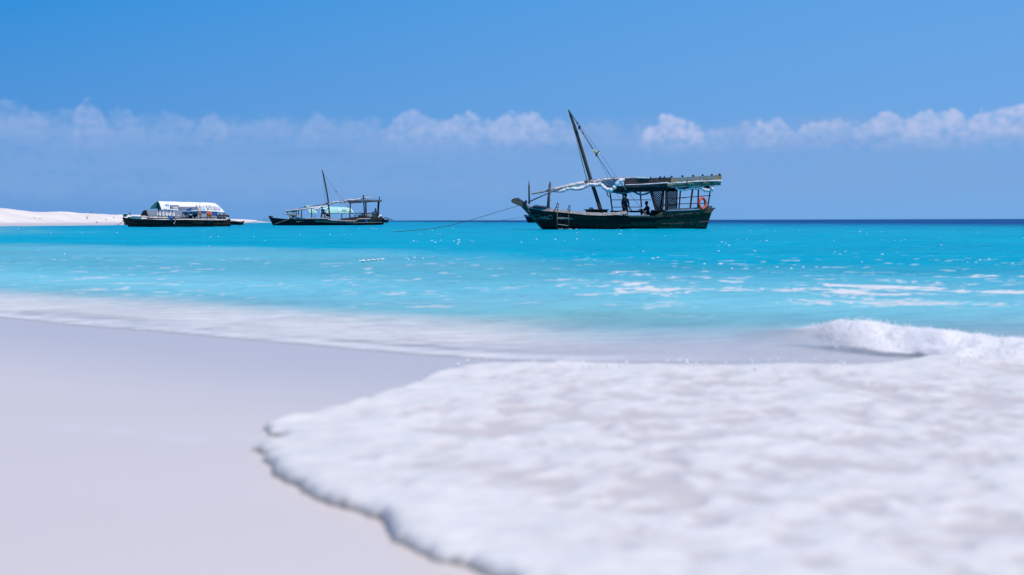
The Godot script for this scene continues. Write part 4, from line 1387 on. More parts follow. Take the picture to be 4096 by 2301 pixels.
func build_mid_boat() -> void:
	var b := thing("dhow", MID_AT, "long low wooden dhow with a thin dark mast, bundled white sail and open stern shelter", "boat", "dhows moored in the bay", MID_TURN)
	var h := Hull.new()
	h.sheer = flat2([[155, 968], [215, 985], [400, 1004], [620, 1024], [830, 1012], [1000, 1010], [1210, 1012], [1290, 1034], [1500, 1042], [1740, 1048], [1800, 1010], [2010, 1008], [2245, 985]], md)
	h.foot = Vector2(md(230, 0).x, md(2205, 0).x)
	h.beam_ = 3.2
	h.stern = 0.6
	h.low = -0.4
	add_hull(b, h, mats["maroon_hull"], func(s, t, k):
		if s > 0.28 and t > 0.60: return mats["teal_hull"]
		return mats["maroon_hull"] if k else mats["bottom_wood_2"], 6, 3, 202, 0.1)
	bar(b, "stem_post", md(150, 955), md(245, 1150), 0.14, 0.2, "maroon_hull")
	bar(b, "stem_head", md(152, 962), md(220, 962), 0.3, 0.14, "dark_timber")
	var gun := [[820, 990], [1000, 988], [1215, 996], [1290, 1024], [1500, 1036], [1740, 1040], [1802, 1000], [2015, 998]]
	for i in gun.size() - 1:
		var s: float = clampf((gun[i][0] - 155.0) / 2090.0, 0, 1)
		var e: float = clampf((gun[i + 1][0] - 155.0) / 2090.0, 0, 1)
		var st := mb()
		var c := []
		for q in [[md(gun[i][0] + 1, gun[i][1]), h.width(s)], [md(gun[i + 1][0] - 1, gun[i + 1][1]), h.width(e)]]:
			for k in [[-0.09, 0.08], [0.0, 0.02], [-0.02, -0.14], [-0.12, -0.14]]:
				c.append(q[0] + Vector3(0, k[0], q[1] + k[1]))
		hexa(st, c)
		part(b, "gunwale_plank", st, mats["pale_timber"])
	for q in [[1010, 1056, 1350, 1072], [1352, 1073, 1700, 1084], [1702, 1084, 2228, 1074]]:
		var s: float = (q[0] - 155.0) / 2090.0
		bar(b, "rubbing_strake", md(q[0], q[1], h.width(s) * 0.95 + 0.06), md(q[2], q[3], h.width((q[2] - 155.0) / 2090.0) * 0.95 + 0.08), 0.05, 0.045, "teal_paint" if q[0] < 1700 else "pale_timber")
	# bow gear
	pole(b, "bowsprit", [md(395, 907, -0.2), md(620, 932, -0.1), md(780, 958, 0)], [0.065, 0.065, 0.05], "sail_cloth")
	var coil := mb(true)
	torus(coil, md(560, 968, 0.7), Basis(Vector3.UP, 0.4), 0.18, 0.075, 18, 8)
	lump(coil, md(600, 955, 0.5), Vector3(0.22, 0.22, 0.3), 0.3, 3)
	lump(coil, md(540, 985, 0.6), Vector3(0.12, 0.1, 0.2), 0.3, 6)
	part(b, "rope_coil", coil, mats["green_timber"])
	var foot := mb(true)
	lump(foot, md(533, 995, 0.95), Vector3(0.05, 0.05, 0.05), 0.2, 3)
	part(b, "fender", foot, mats["white_paint"])
	for q in [[650, 860, 640, 1010, 0.3], [690, 840, 690, 940, 0.1], [745, 840, 752, 1000, 0.5], [925, 800, 935, 1000, 0.0]]:
		bar(b, "post", md(q[0], q[1], q[4]), md(q[2], q[3], q[4]), 0.11, 0.11, "dark_timber")
	bar(b, "rail", md(612, 932, 0.4), md(782, 958, 0.4), 0.08, 0.09, "sail_cloth")
	board(b, "bulwark", v2([[615, 990, 1.15], [690, 985, 1.2], [820, 1000, 1.25], [815, 1034, 1.25], [640, 1030, 1.15]], md), 0.05, "teal_paint")
	bar(b, "sill", md(660, 977, 1.2), md(745, 982, 1.2), 0.1, 0.06, "pale_timber")
	rope(b, [md(238, 1112, 0.35), md(395, 1052, 0.9), md(520, 1020, 1.05)], 0.022, "rope_pale", "line")
	rope(b, [md(655, 1056, 1.3), md(720, 1056, 1.35), md(830, 1030, 1.4)], 0.02, "rope_pale", "line", 0.06)
	# mast, yard and sail
	pole(b, "mast", curve([md(1268, 1010, 0), md(1258, 900, 0), md(1236, 640, 0), md(1190, 360, 0), md(1158, 200, 0), md(1142, 140, 0), md(1130, 98, 0)], 4), [0.095, 0.095, 0.095, 0.094, 0.093, 0.092, 0.09, 0.088, 0.087, 0.086, 0.085, 0.083, 0.08, 0.078, 0.076, 0.074, 0.072, 0.07, 0.068, 0.065, 0.06, 0.06, 0.055, 0.05, 0.035], "dark_timber")
	rope(b, [md(1136, 140, 0.05), md(1168, 400, 0.3), md(1170, 715, 0.4)], 0.010, "rope_dark", "stay")
	rope(b, [md(1145, 200, 0.05), md(1215, 695, 0.3)], 0.012, "rope_dark", "stay")
	rope(b, [md(1190, 270, 0.0), md(1310, 660, 0.3)], 0.008, "rope_dark", "stay")
	rope(b, [md(1160, 165, 0), md(1355, 452, 0.4), md(1378, 486, 0.45)], 0.012, "rope_dark", "halyard")
	var blk := mb(true)
	lump(blk, md(1387, 500, 0.45), Vector3(0.06, 0.12, 0.06), 0.1, 2)
	part(b, "pulley_block", blk, mats["dark_timber"])
	for k in 2:
		rope(b, [md(1394 + k * 10, 518, 0.45), md(1540 + k * 12, 700, 0.8), md(1620 + k * 6, 815, 1.0)], 0.013, "rope_red", "halyard")
	var knot := mb(true)
	lump(knot, md(1222, 728, 0.1), Vector3(0.22, 0.13, 0.2), 0.35, 2)
	part(b, "lashing", knot, mats["dark_timber"])
	var yard := curve([md(440, 861, 0.7), md(700, 822, 0.6), md(950, 776, 0.4), md(1200, 732, 0.2), md(1400, 694, 0.3), md(1640, 672, 0.5), md(1850, 637, 0.7), md(2085, 604, 0.8)], 5)
	var yr := []
	for i in yard.size(): yr.append(0.075 * (1.0 - 0.35 * absf(i - yard.size() * 0.5) / (yard.size() * 0.5)))
	pole(b, "yard", yard, yr, "grey_timber")
	bundle(b, "furled_sail", [md(445, 862, 0.72), md(560, 850, 0.66), md(690, 836, 0.62), md(800, 822, 0.55), md(905, 808, 0.5)], 0.075, 0.105, "sail_cloth", 61.0)
	bundle(b, "furled_sail", [md(900, 806, 0.5), md(960, 806, 0.45), md(1010, 796, 0.45), md(1090, 788, 0.4), md(1115, 768, 0.35)], 0.121, 0.101, "white_canvas", 63.0)
	bundle(b, "furled_sail", [md(968, 824, 0.6), md(1000, 836, 0.6), md(1040, 822, 0.6), md(1085, 806, 0.5)], 0.105, 0.105, "white_canvas", 65.0)
	bundle(b, "furled_sail", [md(1108, 772, 0.35), md(1150, 786, 0.35), md(1190, 778, 0.3), md(1225, 756, 0.25)], 0.098, 0.084, "white_canvas", 67.0)
	bundle(b, "furled_sail", [md(1245, 735, 0.25), md(1290, 726, 0.3), md(1350, 700, 0.35), md(1420, 694, 0.4), md(1470, 704, 0.45), md(1535, 700, 0.5), md(1580, 676, 0.55), md(1660, 668, 0.6), md(1740, 660, 0.7), md(1850, 640, 0.75)], 0.112, 0.105, "sail_cloth", 69.0)
	bundle(b, "furled_sail", [md(1540, 690, 0.55), md(1600, 662, 0.6), md(1700, 662, 0.7), md(1780, 650, 0.75)], 0.126, 0.084, "sail_cloth", 71.0)
	bundle(b, "furled_sail", [md(1920, 628, 0.8), md(1990, 618, 0.82), md(2070, 606, 0.84)], 0.105, 0.045, "sail_cloth", 72.0)
	var jib := []
	for i in 7:
		var row := []
		for j in 9:
			var t := i / 6.0
			var s := j / 8.0
			row.append(md(lerpf(462, 700, s), lerpf(868, 838, s), 0.62).lerp(md(500, 952, 0.75).lerp(md(640, 880, 0.65), s), t) + Vector3(0, 0, 0.06 * sin(s * 6 + t)))
		jib.append(row)
	var js := mb(true)
	cloth(js, jib)
	part(b, "hanging_sail", js, mats["blue_grey_canvas"])
	# stern shelter
	for q in [[1646, 722, 1636, 995, 1.0, 0.15], [1888, 568, 1912, 985, 1.05, 0.14], [1942, 700, 1942, 985, -0.6, 0.17], [2188, 595, 2165, 1000, 0.9, 0.11], [2176, 690, 2160, 990, -0.7, 0.14]]:
		bar(b, "post", md(q[0], q[1], q[4]), md(q[2], q[3], q[4]), q[5], q[5], "dark_timber")
	for k in 6:
		var z := -1.1 + k * 0.38
		var st := mb()
		hexa(st, [md(1610, 716, z), md(1610, 700, z), md(2230, 672, z), md(2230, 688, z), md(1610, 716, z + 0.36), md(1610, 700, z + 0.36), md(2230, 672, z + 0.36), md(2230, 688, z + 0.36)])
		part(b, "roof_plank", st, mats["dark_board"])
	board(b, "fascia_board", v2([[1580, 694, 1.25], [1850, 668, 1.25], [1850, 714, 1.25], [1640, 722, 1.25]], md), 0.06, "dark_board")
	board(b, "fascia_board", v2([[1842, 652, 1.30], [2232, 656, 1.30], [2236, 688, 1.30], [1842, 682, 1.30]], md), 0.06, "grey_timber")
	for q in [[1655, 904, 1920, 904, 1.0, 0.07], [1790, 965, 2010, 975, 0.95, 0.09], [1650, 980, 1760, 980, 0.2, 0.06]]:
		bar(b, "rail", md(q[0], q[1], q[4]), md(q[2], q[3], q[4]), 0.06, q[5], "dark_timber")
	bar(b, "brace", md(1652, 862, 0.4), md(1740, 965, 0.4), 0.06, 0.06, "dark_timber")
	bar(b, "brace", md(1735, 985, 0.9), md(1762, 905, 0.9), 0.09, 0.09, "dark_timber")
	board(b, "stern_side", v2([[1460, 1008, 1.05], [1500, 1000, 1.05], [1745, 985, 1.05], [1800, 965, 1.05], [2160, 985, 1.0], [2245, 962, 0.95], [2236, 1030, 0.98], [1800, 1020, 1.1], [1740, 1044, 1.1], [1480, 1040, 1.1]], md), 0.05, "dark_timber")
	var name_ := board(b, "name_board", v2([[1784, 912, 0.85], [2062, 910, 0.85], [2045, 962, 0.85], [1784, 962, 0.85]], md), 0.04, "navy_tarp")
	lettering(name_, "THAMIS", md(1858, 938, 0.87), 0.22, mats["white_paint"], 0, 0, 0.80)
	lettering(name_, "SYUR", md(2002, 940, 0.87), 0.22, mats["white_paint"], 0, 0, 0.80)
	var lk := mb()
	box(lk, md(2060, 1000, -0.5), md(2150, 918, 0.8))
	part(b, "stern_locker", lk, mats["teal_hull"])
	bar(b, "locker_lid", md(1925, 905, 0.3), md(2188, 904, 0.3), 1.1, 0.1, "grey_timber")
	bundle(b, "canvas_heap", [md(2165, 990, 0.9), md(2195, 950, 0.85), md(2225, 968, 0.85), md(2238, 985, 0.85)], 0.12, 0.09, "white_canvas", 77.0)
	# loose things
	var spar := mb(true)
	tube(spar, [mdw(1115, 945, 1.0), mdw(1200, 968, 1.15), mdw(1300, 998, 1.25)], [0.055, 0.06, 0.05], 8)
	tag(part(self, "loose_spar", spar, mats["pale_timber"]), "pale wooden spar lying slanted on the middle dhow's deck by the mast", "spar")
	var can := thing("jerrycan", mdw(1940, 1072, 1.55), "blue plastic can hung on the outside of the middle dhow's stern", "jerrycan", "", MID_TURN)
	var cs := mb()
	hexa(cs, [Vector3(-0.02, -0.03, -0.06), Vector3(0.16, -0.03, -0.06), Vector3(0.02, 0.34, -0.06), Vector3(-0.14, 0.34, -0.06), Vector3(-0.02, -0.03, 0.07), Vector3(0.16, -0.03, 0.07), Vector3(0.02, 0.34, 0.07), Vector3(-0.14, 0.34, 0.07)])
	part(can, "body", cs, mats["blue_cloth"])
	pole(can, "neck", [Vector3(-0.10, 0.33, 0), Vector3(-0.12, 0.41, 0)], [0.035, 0.03], "blue_cloth", 8)
	var line := mb(true)
	tube(line, curve([mdw(155, 990, 0), mdw(20, 1030, 1.0), mdw(-180, 1085, 3.0), mdw(-330, 1118, 5.0), mdw(-420, 1136, 6.0)], 6), [0.02], 5)
	tag(part(self, "anchor_rope", line, mats["rope_dark"]), "dark mooring rope slanting from the middle dhow's bow to the water at the left", "rope", "mooring ropes")

# ---------------------------------------------------------------- canopies
# an arched canopy: x of its two ends, ridge and eave heights at both, half width; ends may lean out at the eaves
class Arch:
	var x0: float; var x1: float
	var ridge0: float; var ridge1: float
	var eave0: float; var eave1: float
	var half: float
	var lean0 := 0.0; var lean1 := 0.0
	var peak := 1.25
	var hip := 0.0        # how far the ridge comes down at the far end
	func _init(a: float, b: float, r0: float, r1: float, e0: float, e1: float, h: float, l0: float, l1: float) -> void:
		x0 = a; x1 = b; ridge0 = r0; ridge1 = r1; eave0 = e0; eave1 = e1; half = h; lean0 = l0; lean1 = l1
	func at(t: float, angle: float, lift := 0.0) -> Vector3: # angle 0 at the near eave, PI at the far one
		var up := pow(clampf(sin(angle), 0.0, 1.0), peak)
		up *= 1.0 - hip * pow(clampf((t - 0.86) / 0.14, 0.0, 1.0), 2.0)
		var y := lerpf(lerpf(eave0, eave1, t), lerpf(ridge0, ridge1, t), up)
		var n := Vector3(0, sin(angle), cos(angle)).lerp(Vector3(0, 0.7, 0.7 * signf(cos(angle))), 0.6)
		return Vector3(lerpf(x0 + lean0 * (1.0 - up), x1 + lean1 * (1.0 - up), t), y, cos(angle) * half) + n * lift
	func on(x: float, y: float, lift := 0.0) -> Vector3: # the place on the near slope at that x and y
		var t := clampf((x - x0) / (x1 - x0), 0.0, 1.0)
		var f := clampf((y - lerpf(eave0, eave1, t)) / (lerpf(ridge0, ridge1, t) - lerpf(eave0, eave1, t)), 0.0, 1.0)
		var p := at(t, asin(pow(f, 1.0 / peak)), lift)
		p.x = x
		return p

func canopy(b: Node3D, a: Arch, m: String) -> MeshInstance3D:
	var rows := []
	var n := 20
	for i in n + 1:
		var ang := PI * i / n
		var row := []
		for j in 19:
			var t := j / 18.0
			row.append(a.at(t, ang, 0.022 * noise_a.get_noise_2d(t * 500.0 + a.x0, ang * 160.0) - 0.03 * (1.0 - absf(cos(t * PI * 4.0))) * sin(ang)))
		rows.append(row)
	var st := mb(true)
	cloth(st, rows, Vector3(0, -0.02, 0.0))
	return part(b, "canopy", st, mats[m])

func print_on(roof: Node3D, a: Arch, text: String, x: float, y: float, height: float, m: String, squeeze := 1.0) -> void:
	var lo := a.on(x, y - height * 0.25)
	var hi := a.on(x, y + height * 0.25)
	var lean := -atan2(lo.z - hi.z, hi.y - lo.y)
	lettering(roof, text, (lo + hi) * 0.5 + Vector3(0, 0.03, 0.035), height / cos(lean), mats[m], -0.02, lean, squeeze)

func patch_on(roof: Node3D, a: Arch, x0: float, x1: float, y0: float, y1: float, m: String) -> void:
	var rows := []
	for i in 7:
		var row := []
		for j in 9: row.append(a.on(lerpf(x0, x1, j / 8.0), lerpf(y1, y0, i / 6.0), 0.035))
		rows.append(row)
	var st := mb(true)
	cloth(st, rows, Vector3(0, -0.01, -0.008))
	part(roof, "patch", st, mats[m])

func build_green_boat() -> void: # behind the middle dhow
	var at := Vector3(-23.4, 0, -172.0)
	var gd := func(u: float, v: float, z := 0.0) -> Vector3: return Vector3((u - 1180.0) / 145.3, (1126.0 - v) / 145.3, z)
	var b := thing("covered_boat", at, "wooden boat under a mint green arched canopy, half hidden behind the middle dhow", "boat", "boats with canopies", 0.135)
	var h := Hull.new()
	h.sheer = flat2([[420, 1000], [700, 1018], [1200, 1030], [1700, 1020], [2190, 1000]], gd)
	h.foot = Vector2(gd.call(470, 0).x, gd.call(2170, 0).x)
	h.beam_ = 2.8
	add_hull(b, h, mats["maroon_hull"], func(_s, _t, _k): return mats["maroon_hull"], 4, 2, 303)
	var a0 := Arch.new(gd.call(735, 0).x, gd.call(905, 0).x, gd.call(0, 764).y, gd.call(0, 768).y, gd.call(0, 905).y, gd.call(0, 918).y, 1.3, 0.55, 0.3)
	var a1 := Arch.new(gd.call(1015, 0).x, gd.call(1560, 0).x, gd.call(0, 772).y, gd.call(0, 800).y, gd.call(0, 915).y, gd.call(0, 912).y, 1.3, -0.1, 0.5)
	var c0 := canopy(b, a0, "mint_canvas")
	var c1 := canopy(b, a1, "mint_canvas")
	for q in [[1, "2", 1345, 850, 0.34, "white_paint"], [1, "25", 1440, 862, 0.22, "teal_letters"], [1, "2", 1515, 852, 0.34, "white_paint"], [1, "1", 1085, 862, 0.34, "white_paint"], [0, "1", 880, 862, 0.30, "white_paint"]]:
		var p: Vector3 = gd.call(q[2], q[3])
		print_on(c1 if q[0] else c0, a1 if q[0] else a0, q[1], p.x, p.y, q[4], q[5], 1.3)
	var end := mb()
	prism(end, v2([[668, 806, 0.2], [730, 768, 0.2], [800, 798, 0.2]], gd), 0.3)
	part(b, "canopy_flap", end, mats["green_cloth"])
	bar(b, "bow_spike", gd.call(640, 830, 0), gd.call(654, 790, 0), 0.1, 0.12, "dark_timber", 0.3)
	for q in [[850, 908, 845, 1020], [908, 915, 900, 1020], [1022, 915, 1012, 1020], [1034, 915, 1026, 1020], [1388, 920, 1392, 1020], [1402, 920, 1398, 1020]]:
		bar(b, "post", gd.call(q[0], q[1], 1.2), gd.call(q[2], q[3], 1.2), 0.06, 0.06, "dark_timber")
	bar(b, "eave_rail", gd.call(1010, 914, 1.28), gd.call(1600, 912, 1.28), 0.05, 0.07, "green_cloth")

func small_hull(b: Node3D, x0: float, x1: float, top0: float, top1: float, foot0: float, foot1: float, beam_: float, m: String, trim: String, seed_: int) -> void:
	var h := Hull.new()
	h.sheer = [Vector2(x0, top0), Vector2(lerpf(x0, x1, 0.3), top0 * 0.86 + top1 * 0.05), Vector2(lerpf(x0, x1, 0.7), top1 * 0.9), Vector2(x1, top1)]
	h.foot = Vector2(foot0, foot1)
	h.beam_ = beam_
	h.low = -0.3
	add_hull(b, h, mats[m], func(_s, t, _k): return mats[trim] if t > 0.78 else mats[m], 5, 1, seed_)

func build_far_boats() -> void:
	# the boat whose bow shows left of the big dhow's stem
	var a := thing("rowing_boat", Vector3(7.4, 0, -281.0), "dark boat far off whose blue-edged bow sticks out left of the big dhow", "boat", "distant boats")
	small_hull(a, -4.85, 6.5, 1.62, 1.35, -4.0, 6.0, 2.2, "maroon_hull", "navy_tarp", 401)
	bar(a, "stem_head", Vector3(-4.9, 1.62, 0), Vector3(-4.3, 1.52, 0), 0.3, 0.2, "dark_timber")
	bar(a, "wash_strake", Vector3(-4.5, 1.36, 0.4), Vector3(-2.4, 1.26, 1.0), 0.05, 0.16, "blue_cloth")
	var l := mb(true)
	tube(l, curve([Vector3(2.7, 1.3, -281), Vector3(-1.0, 0.7, -279), Vector3(-5.5, 0.05, -276)], 5), [0.03], 5)
	tag(part(self, "anchor_rope", l, mats["rope_dark"]), "thin rope from the half-hidden distant boat left of the big dhow's bow", "rope", "mooring ropes")
	# the boat whose stern shows right of the middle dhow
	var c := thing("rowing_boat", Vector3(-33.6, 0, -330.0), "small dark boat far off, its raised tiller showing right of the middle dhow", "boat", "distant boats")
	small_hull(c, -8.0, 3.2, 0.9, 0.80, -7.4, 2.9, 1.9, "maroon_hull", "dark_timber", 402)
	bar(c, "rudder_head", Vector3(2.2, 1.28, 0), Vector3(4.2, 0.62, 0), 0.12, 0.24, "dark_timber", 0.6)

# ---------------------------------------------------------------- the left boats
const LEFT_AT := Vector3(-31.3, 0, -126.0)
func lf(u: float, v: float, z := 0.0) -> Vector3: return Vector3((u - 1200.0) / 197.6, (lerpf(682.0, 667.0, clampf((u - 260.0) / 1860.0, 0.0, 1.0)) - v) / 194.8, z)
const LEFT_TURN := 0.40
func lfw(u: float, v: float, z := 0.0) -> Vector3: return LEFT_AT + Basis(Vector3.UP, LEFT_TURN) * lf(u, v, z)

func build_left_boat() -> void:
	var b := thing("covered_boat", LEFT_AT, "long black-hulled boat under a white arched canopy, leftmost boat in front of the sandbar", "boat", "boats with canopies", LEFT_TURN)
	var h := Hull.new()
	h.sheer = flat2([[222, 520], [320, 536], [470, 545], [860, 545], [1300, 541], [1700, 546], [2000, 552], [2118, 535]], lf)
	h.foot = Vector2(lf(268, 0).x, lf(2122, 0).x)
	h.beam_ = 2.4
	h.stern = 0.55
	h.low = -0.35
	add_hull(b, h, mats["hull_wood_0"], func(_s, _t, k): return mats["hull_wood_%d" % k], 5, 3, 501, 0.1)
	board(b, "bow_board", v2([[240, 500, 0.62], [330, 492, 0.75], [474, 500, 0.95], [462, 540, 0.98], [330, 530, 0.8], [245, 520, 0.62]], lf), 0.05, "teal_paint")
	for q in [[325, 520, 340, 545], [270, 500, 276, 528]]:
		bar(b, "cleat", lf(q[0], q[1], 0.95), lf(q[2], q[3], 0.95), 0.07, 0.07, "dark_timber")
	for q in [[330, 490, 520, 495], [522, 495, 700, 500], [470, 535, 880, 532], [882, 532, 1300, 526], [1302, 526, 1700, 536], [1702, 536, 2020, 548]]:
		var s: float = clampf((q[0] - 222.0) / 1896.0, 0, 1)
		var e: float = clampf((q[2] - 222.0) / 1896.0, 0, 1)
		bar(b, "gunwale_plank", lf(q[0], q[1], h.width(s) + 0.02), lf(q[2], q[3], h.width(e) + 0.02), 0.10, 0.045, "pale_timber")
	bar(b, "stern_post", lf(2105, 520, 0), lf(2118, 675, 0), 0.2, 0.14, "dark_timber")
	# canopy on posts
	var arch := Arch.new(lf(800, 0).x, lf(1975, 0).x, lf(800, 205).y, lf(1900, 228).y, lf(900, 365).y, lf(1900, 400).y, 1.15, 0.16, 0.05)
	arch.hip = 0.8
	var roof := canopy(b, arch, "white_canvas")
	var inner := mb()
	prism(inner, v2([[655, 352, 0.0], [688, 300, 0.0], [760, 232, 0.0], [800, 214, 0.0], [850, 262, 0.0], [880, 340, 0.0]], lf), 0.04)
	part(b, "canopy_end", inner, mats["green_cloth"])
	for q in [[845, 345, 838, 520], [1034, 370, 1020, 520], [1282, 395, 1278, 520], [1545, 395, 1540, 530], [1738, 395, 1735, 535], [1975, 405, 1978, 545]]:
		bar(b, "post", lf(q[0], q[1], 1.05), lf(q[2], q[3], 1.0), 0.05, 0.05, "dark_timber")
		bar(b, "post", lf(q[0], q[1] + 6, -1.05), lf(q[2], q[3], -0.95), 0.05, 0.05, "dark_timber")
	# print and patches on the canopy
	for q in [["V", 1505, 318, 0.40, "grey_letters"], ["52", 1580, 324, 0.30, "light_letters"], ["V", 1685, 318, 0.40, "grey_letters"], ["53", 1770, 324, 0.30, "light_letters"], ["53", 1865, 326, 0.30, "light_letters"]]:
		print_on(roof, arch, q[0], lf(q[1], q[2]).x, lf(q[1], q[2]).y, q[3], q[4])
	for q in [[990, 284, 1150, 345, "grey_tarp"], [1140, 312, 1480, 366, "grey_tarp"], [910, 262, 975, 300, "pale_blue"]]:
		patch_on(roof, arch, lf(q[0], 0).x, lf(q[2], 0).x, lf(q[0], q[3]).y, lf(q[0], q[1]).y, q[4])
	print_on(roof, arch, "KHE", lf(1090, 0).x, lf(1090, 334).y, 0.17, "white_paint", 0.9)
	print_on(roof, arch, "E", lf(1312, 0).x, lf(1312, 350).y, 0.17, "white_paint")
	var rim := mb(true)
	tube(rim, curve([lf(880, 350, 1.17), lf(960, 362, 1.17), lf(1150, 376, 1.17)], 4), [0.03], 6)
	part(b, "canopy_hem", rim, mats["white_canvas"])
	rim = mb(true)
	tube(rim, curve([lf(1480, 372, 1.17), lf(1700, 384, 1.17), lf(1985, 402, 1.17)], 4), [0.035], 6)
	part(b, "canopy_hem", rim, mats["white_canvas"])
	# dark well with seats and gear
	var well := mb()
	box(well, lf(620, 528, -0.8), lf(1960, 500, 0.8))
	part(b, "black_box", well, mats["black_shade"])  # black box standing in for the dark shade inside, under the canopy
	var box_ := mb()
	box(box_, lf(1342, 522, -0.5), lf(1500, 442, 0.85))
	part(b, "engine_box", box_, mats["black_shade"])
	board(b, "side_screen", v2([[1340, 398, 0.98], [1502, 398, 0.98], [1500, 445, 0.98], [1340, 445, 0.98]], lf), 0.03, "grey_tarp")
	board(b, "side_screen", v2([[1208, 402, 0.98], [1336, 402, 0.98], [1330, 492, 0.98], [1270, 488, 0.98]], lf), 0.03, "grey_tarp")
	for q in [[1345, 452, 1400, 452], [1590, 466, 1648, 466], [1775, 520, 1846, 520], [1110, 470, 1165, 470]]:
		bar(b, "slat_seat", lf(q[0], q[1], 0.9), lf(q[2], q[3], 0.9), 0.2, 0.06, "white_paint")
	for q in [[1410, 499], [1470, 500], [1500, 500], [1528, 502]]:
		var st := mb(true)
		lump(st, lf(q[0], q[1], 0.9), Vector3(0.05, 0.045, 0.05), 0.1, q[0])
		part(b, "buoy", st, mats["white_paint"])
	bundle(b, "white_rag", [lf(2030, 520, 0.6), lf(2050, 515, 0.6), lf(2085, 522, 0.55)], 0.10, 0.08, "white_canvas", 83.0)
	# hung and laid things
	var vests := [[1502, 394, 1546, 462, 1.30, "small faded orange life jacket hanging under the white canopy, left of the others"], [1650, 390, 1694, 488, 1.36, "bright orange life jacket hanging left of its twin under the white canopy"], [1692, 392, 1736, 515, 1.36, "longest orange life jacket, hanging beside a post of the white canopy"]]
	for q in vests:
		var o := thing("life_jacket", lfw(q[0], q[3], q[4]), q[5], "life jacket", "life jackets hanging from the white canopy", LEFT_TURN)
		var w: float = lf(q[2], 0).x - lf(q[0], 0).x
		var hh: float = lf(q[0], q[1]).y - lf(q[0], q[3]).y
		for k in 2:
			var st := mb(true)
			lump(st, Vector3(w * (0.27 + 0.46 * k), hh * 0.5, 0.02 * k), Vector3(w * 0.27, hh * 0.5, 0.07), 0.2, q[0] + k * 5)
			part(o, "float_panel", st, mats["orange_vest"])
		var bs := mb()
		box(bs, Vector3(0, hh * 0.42, -0.07), Vector3(w, hh * 0.48, 0.085))
		part(o, "strap", bs, mats["iron"])
	for q in [[1548, 392, 1640, 440, 1.26, "blue cloth hung between the orange life jackets"], [1745, 392, 1840, 480, 1.28, "larger blue cloth hung right of the orange life jackets"], [1300, 335, 1385, 372, 1.22, "blue patterned cloth thrown over the lower edge of the white canopy"]]:
		var st := mb(true)
		var rows := []
		for i in 5:
			var row := []
			for j in 11:
				var s := j / 10.0
				row.append(lfw(lerpf(q[0], q[2], s), lerpf(q[1], q[3] - 18.0 * absf(sin(s * 5.0)), i / 4.0), q[4] + 0.04 * sin(s * 14.0)))
			rows.append(row)
		cloth(st, rows, Vector3(0, 0, -0.012))
		tag(part(self, "blue_cloth", st, mats["blue_cloth"]), q[5], "cloth", "blue cloths on the left boat")
	var fend := thing("fender_bundle", lfw(1000, 575, 1.22), "round blue cover with a black ring hung over the left boat's side", "fender", "", LEFT_TURN)
	var fs := mb(true)
	lump(fs, Vector3(0.0, 0.28, 0), Vector3(0.19, 0.27, 0.10), 0.15, 3)
	part(fend, "cover", fs, mats["blue_cloth"])
	var fr := mb(true)
	torus(fr, Vector3(0.26, 0.22, 0), Basis(Vector3.UP, 0.5), 0.15, 0.06, 20, 8)
	part(fend, "ring", fr, mats["iron"])
	var tail := mb(true)
	tube(tail, curve([Vector3(0.40, 0.34, 0.03), Vector3(0.44, 0.2, 0.05), Vector3(0.38, 0.0, 0.05), Vector3(0.28, -0.16, 0.05)], 5), [0.035, 0.035, 0.03, 0.03], 7)
	lump(tail, Vector3(0.26, -0.20, 0.05), Vector3(0.06, 0.07, 0.04), 0.2, 5)
	part(fend, "rope_tail", tail, mats["rope_pale"])

const BACK_AT := Vector3(-45.68, 0, -184.0)
func bk(u: float, v: float, z := 0.0) -> Vector3: return Vector3((u - 1200.0) / 137.1, (645.0 - 0.019 * (u - 190.0) - v) / 133.4, z)

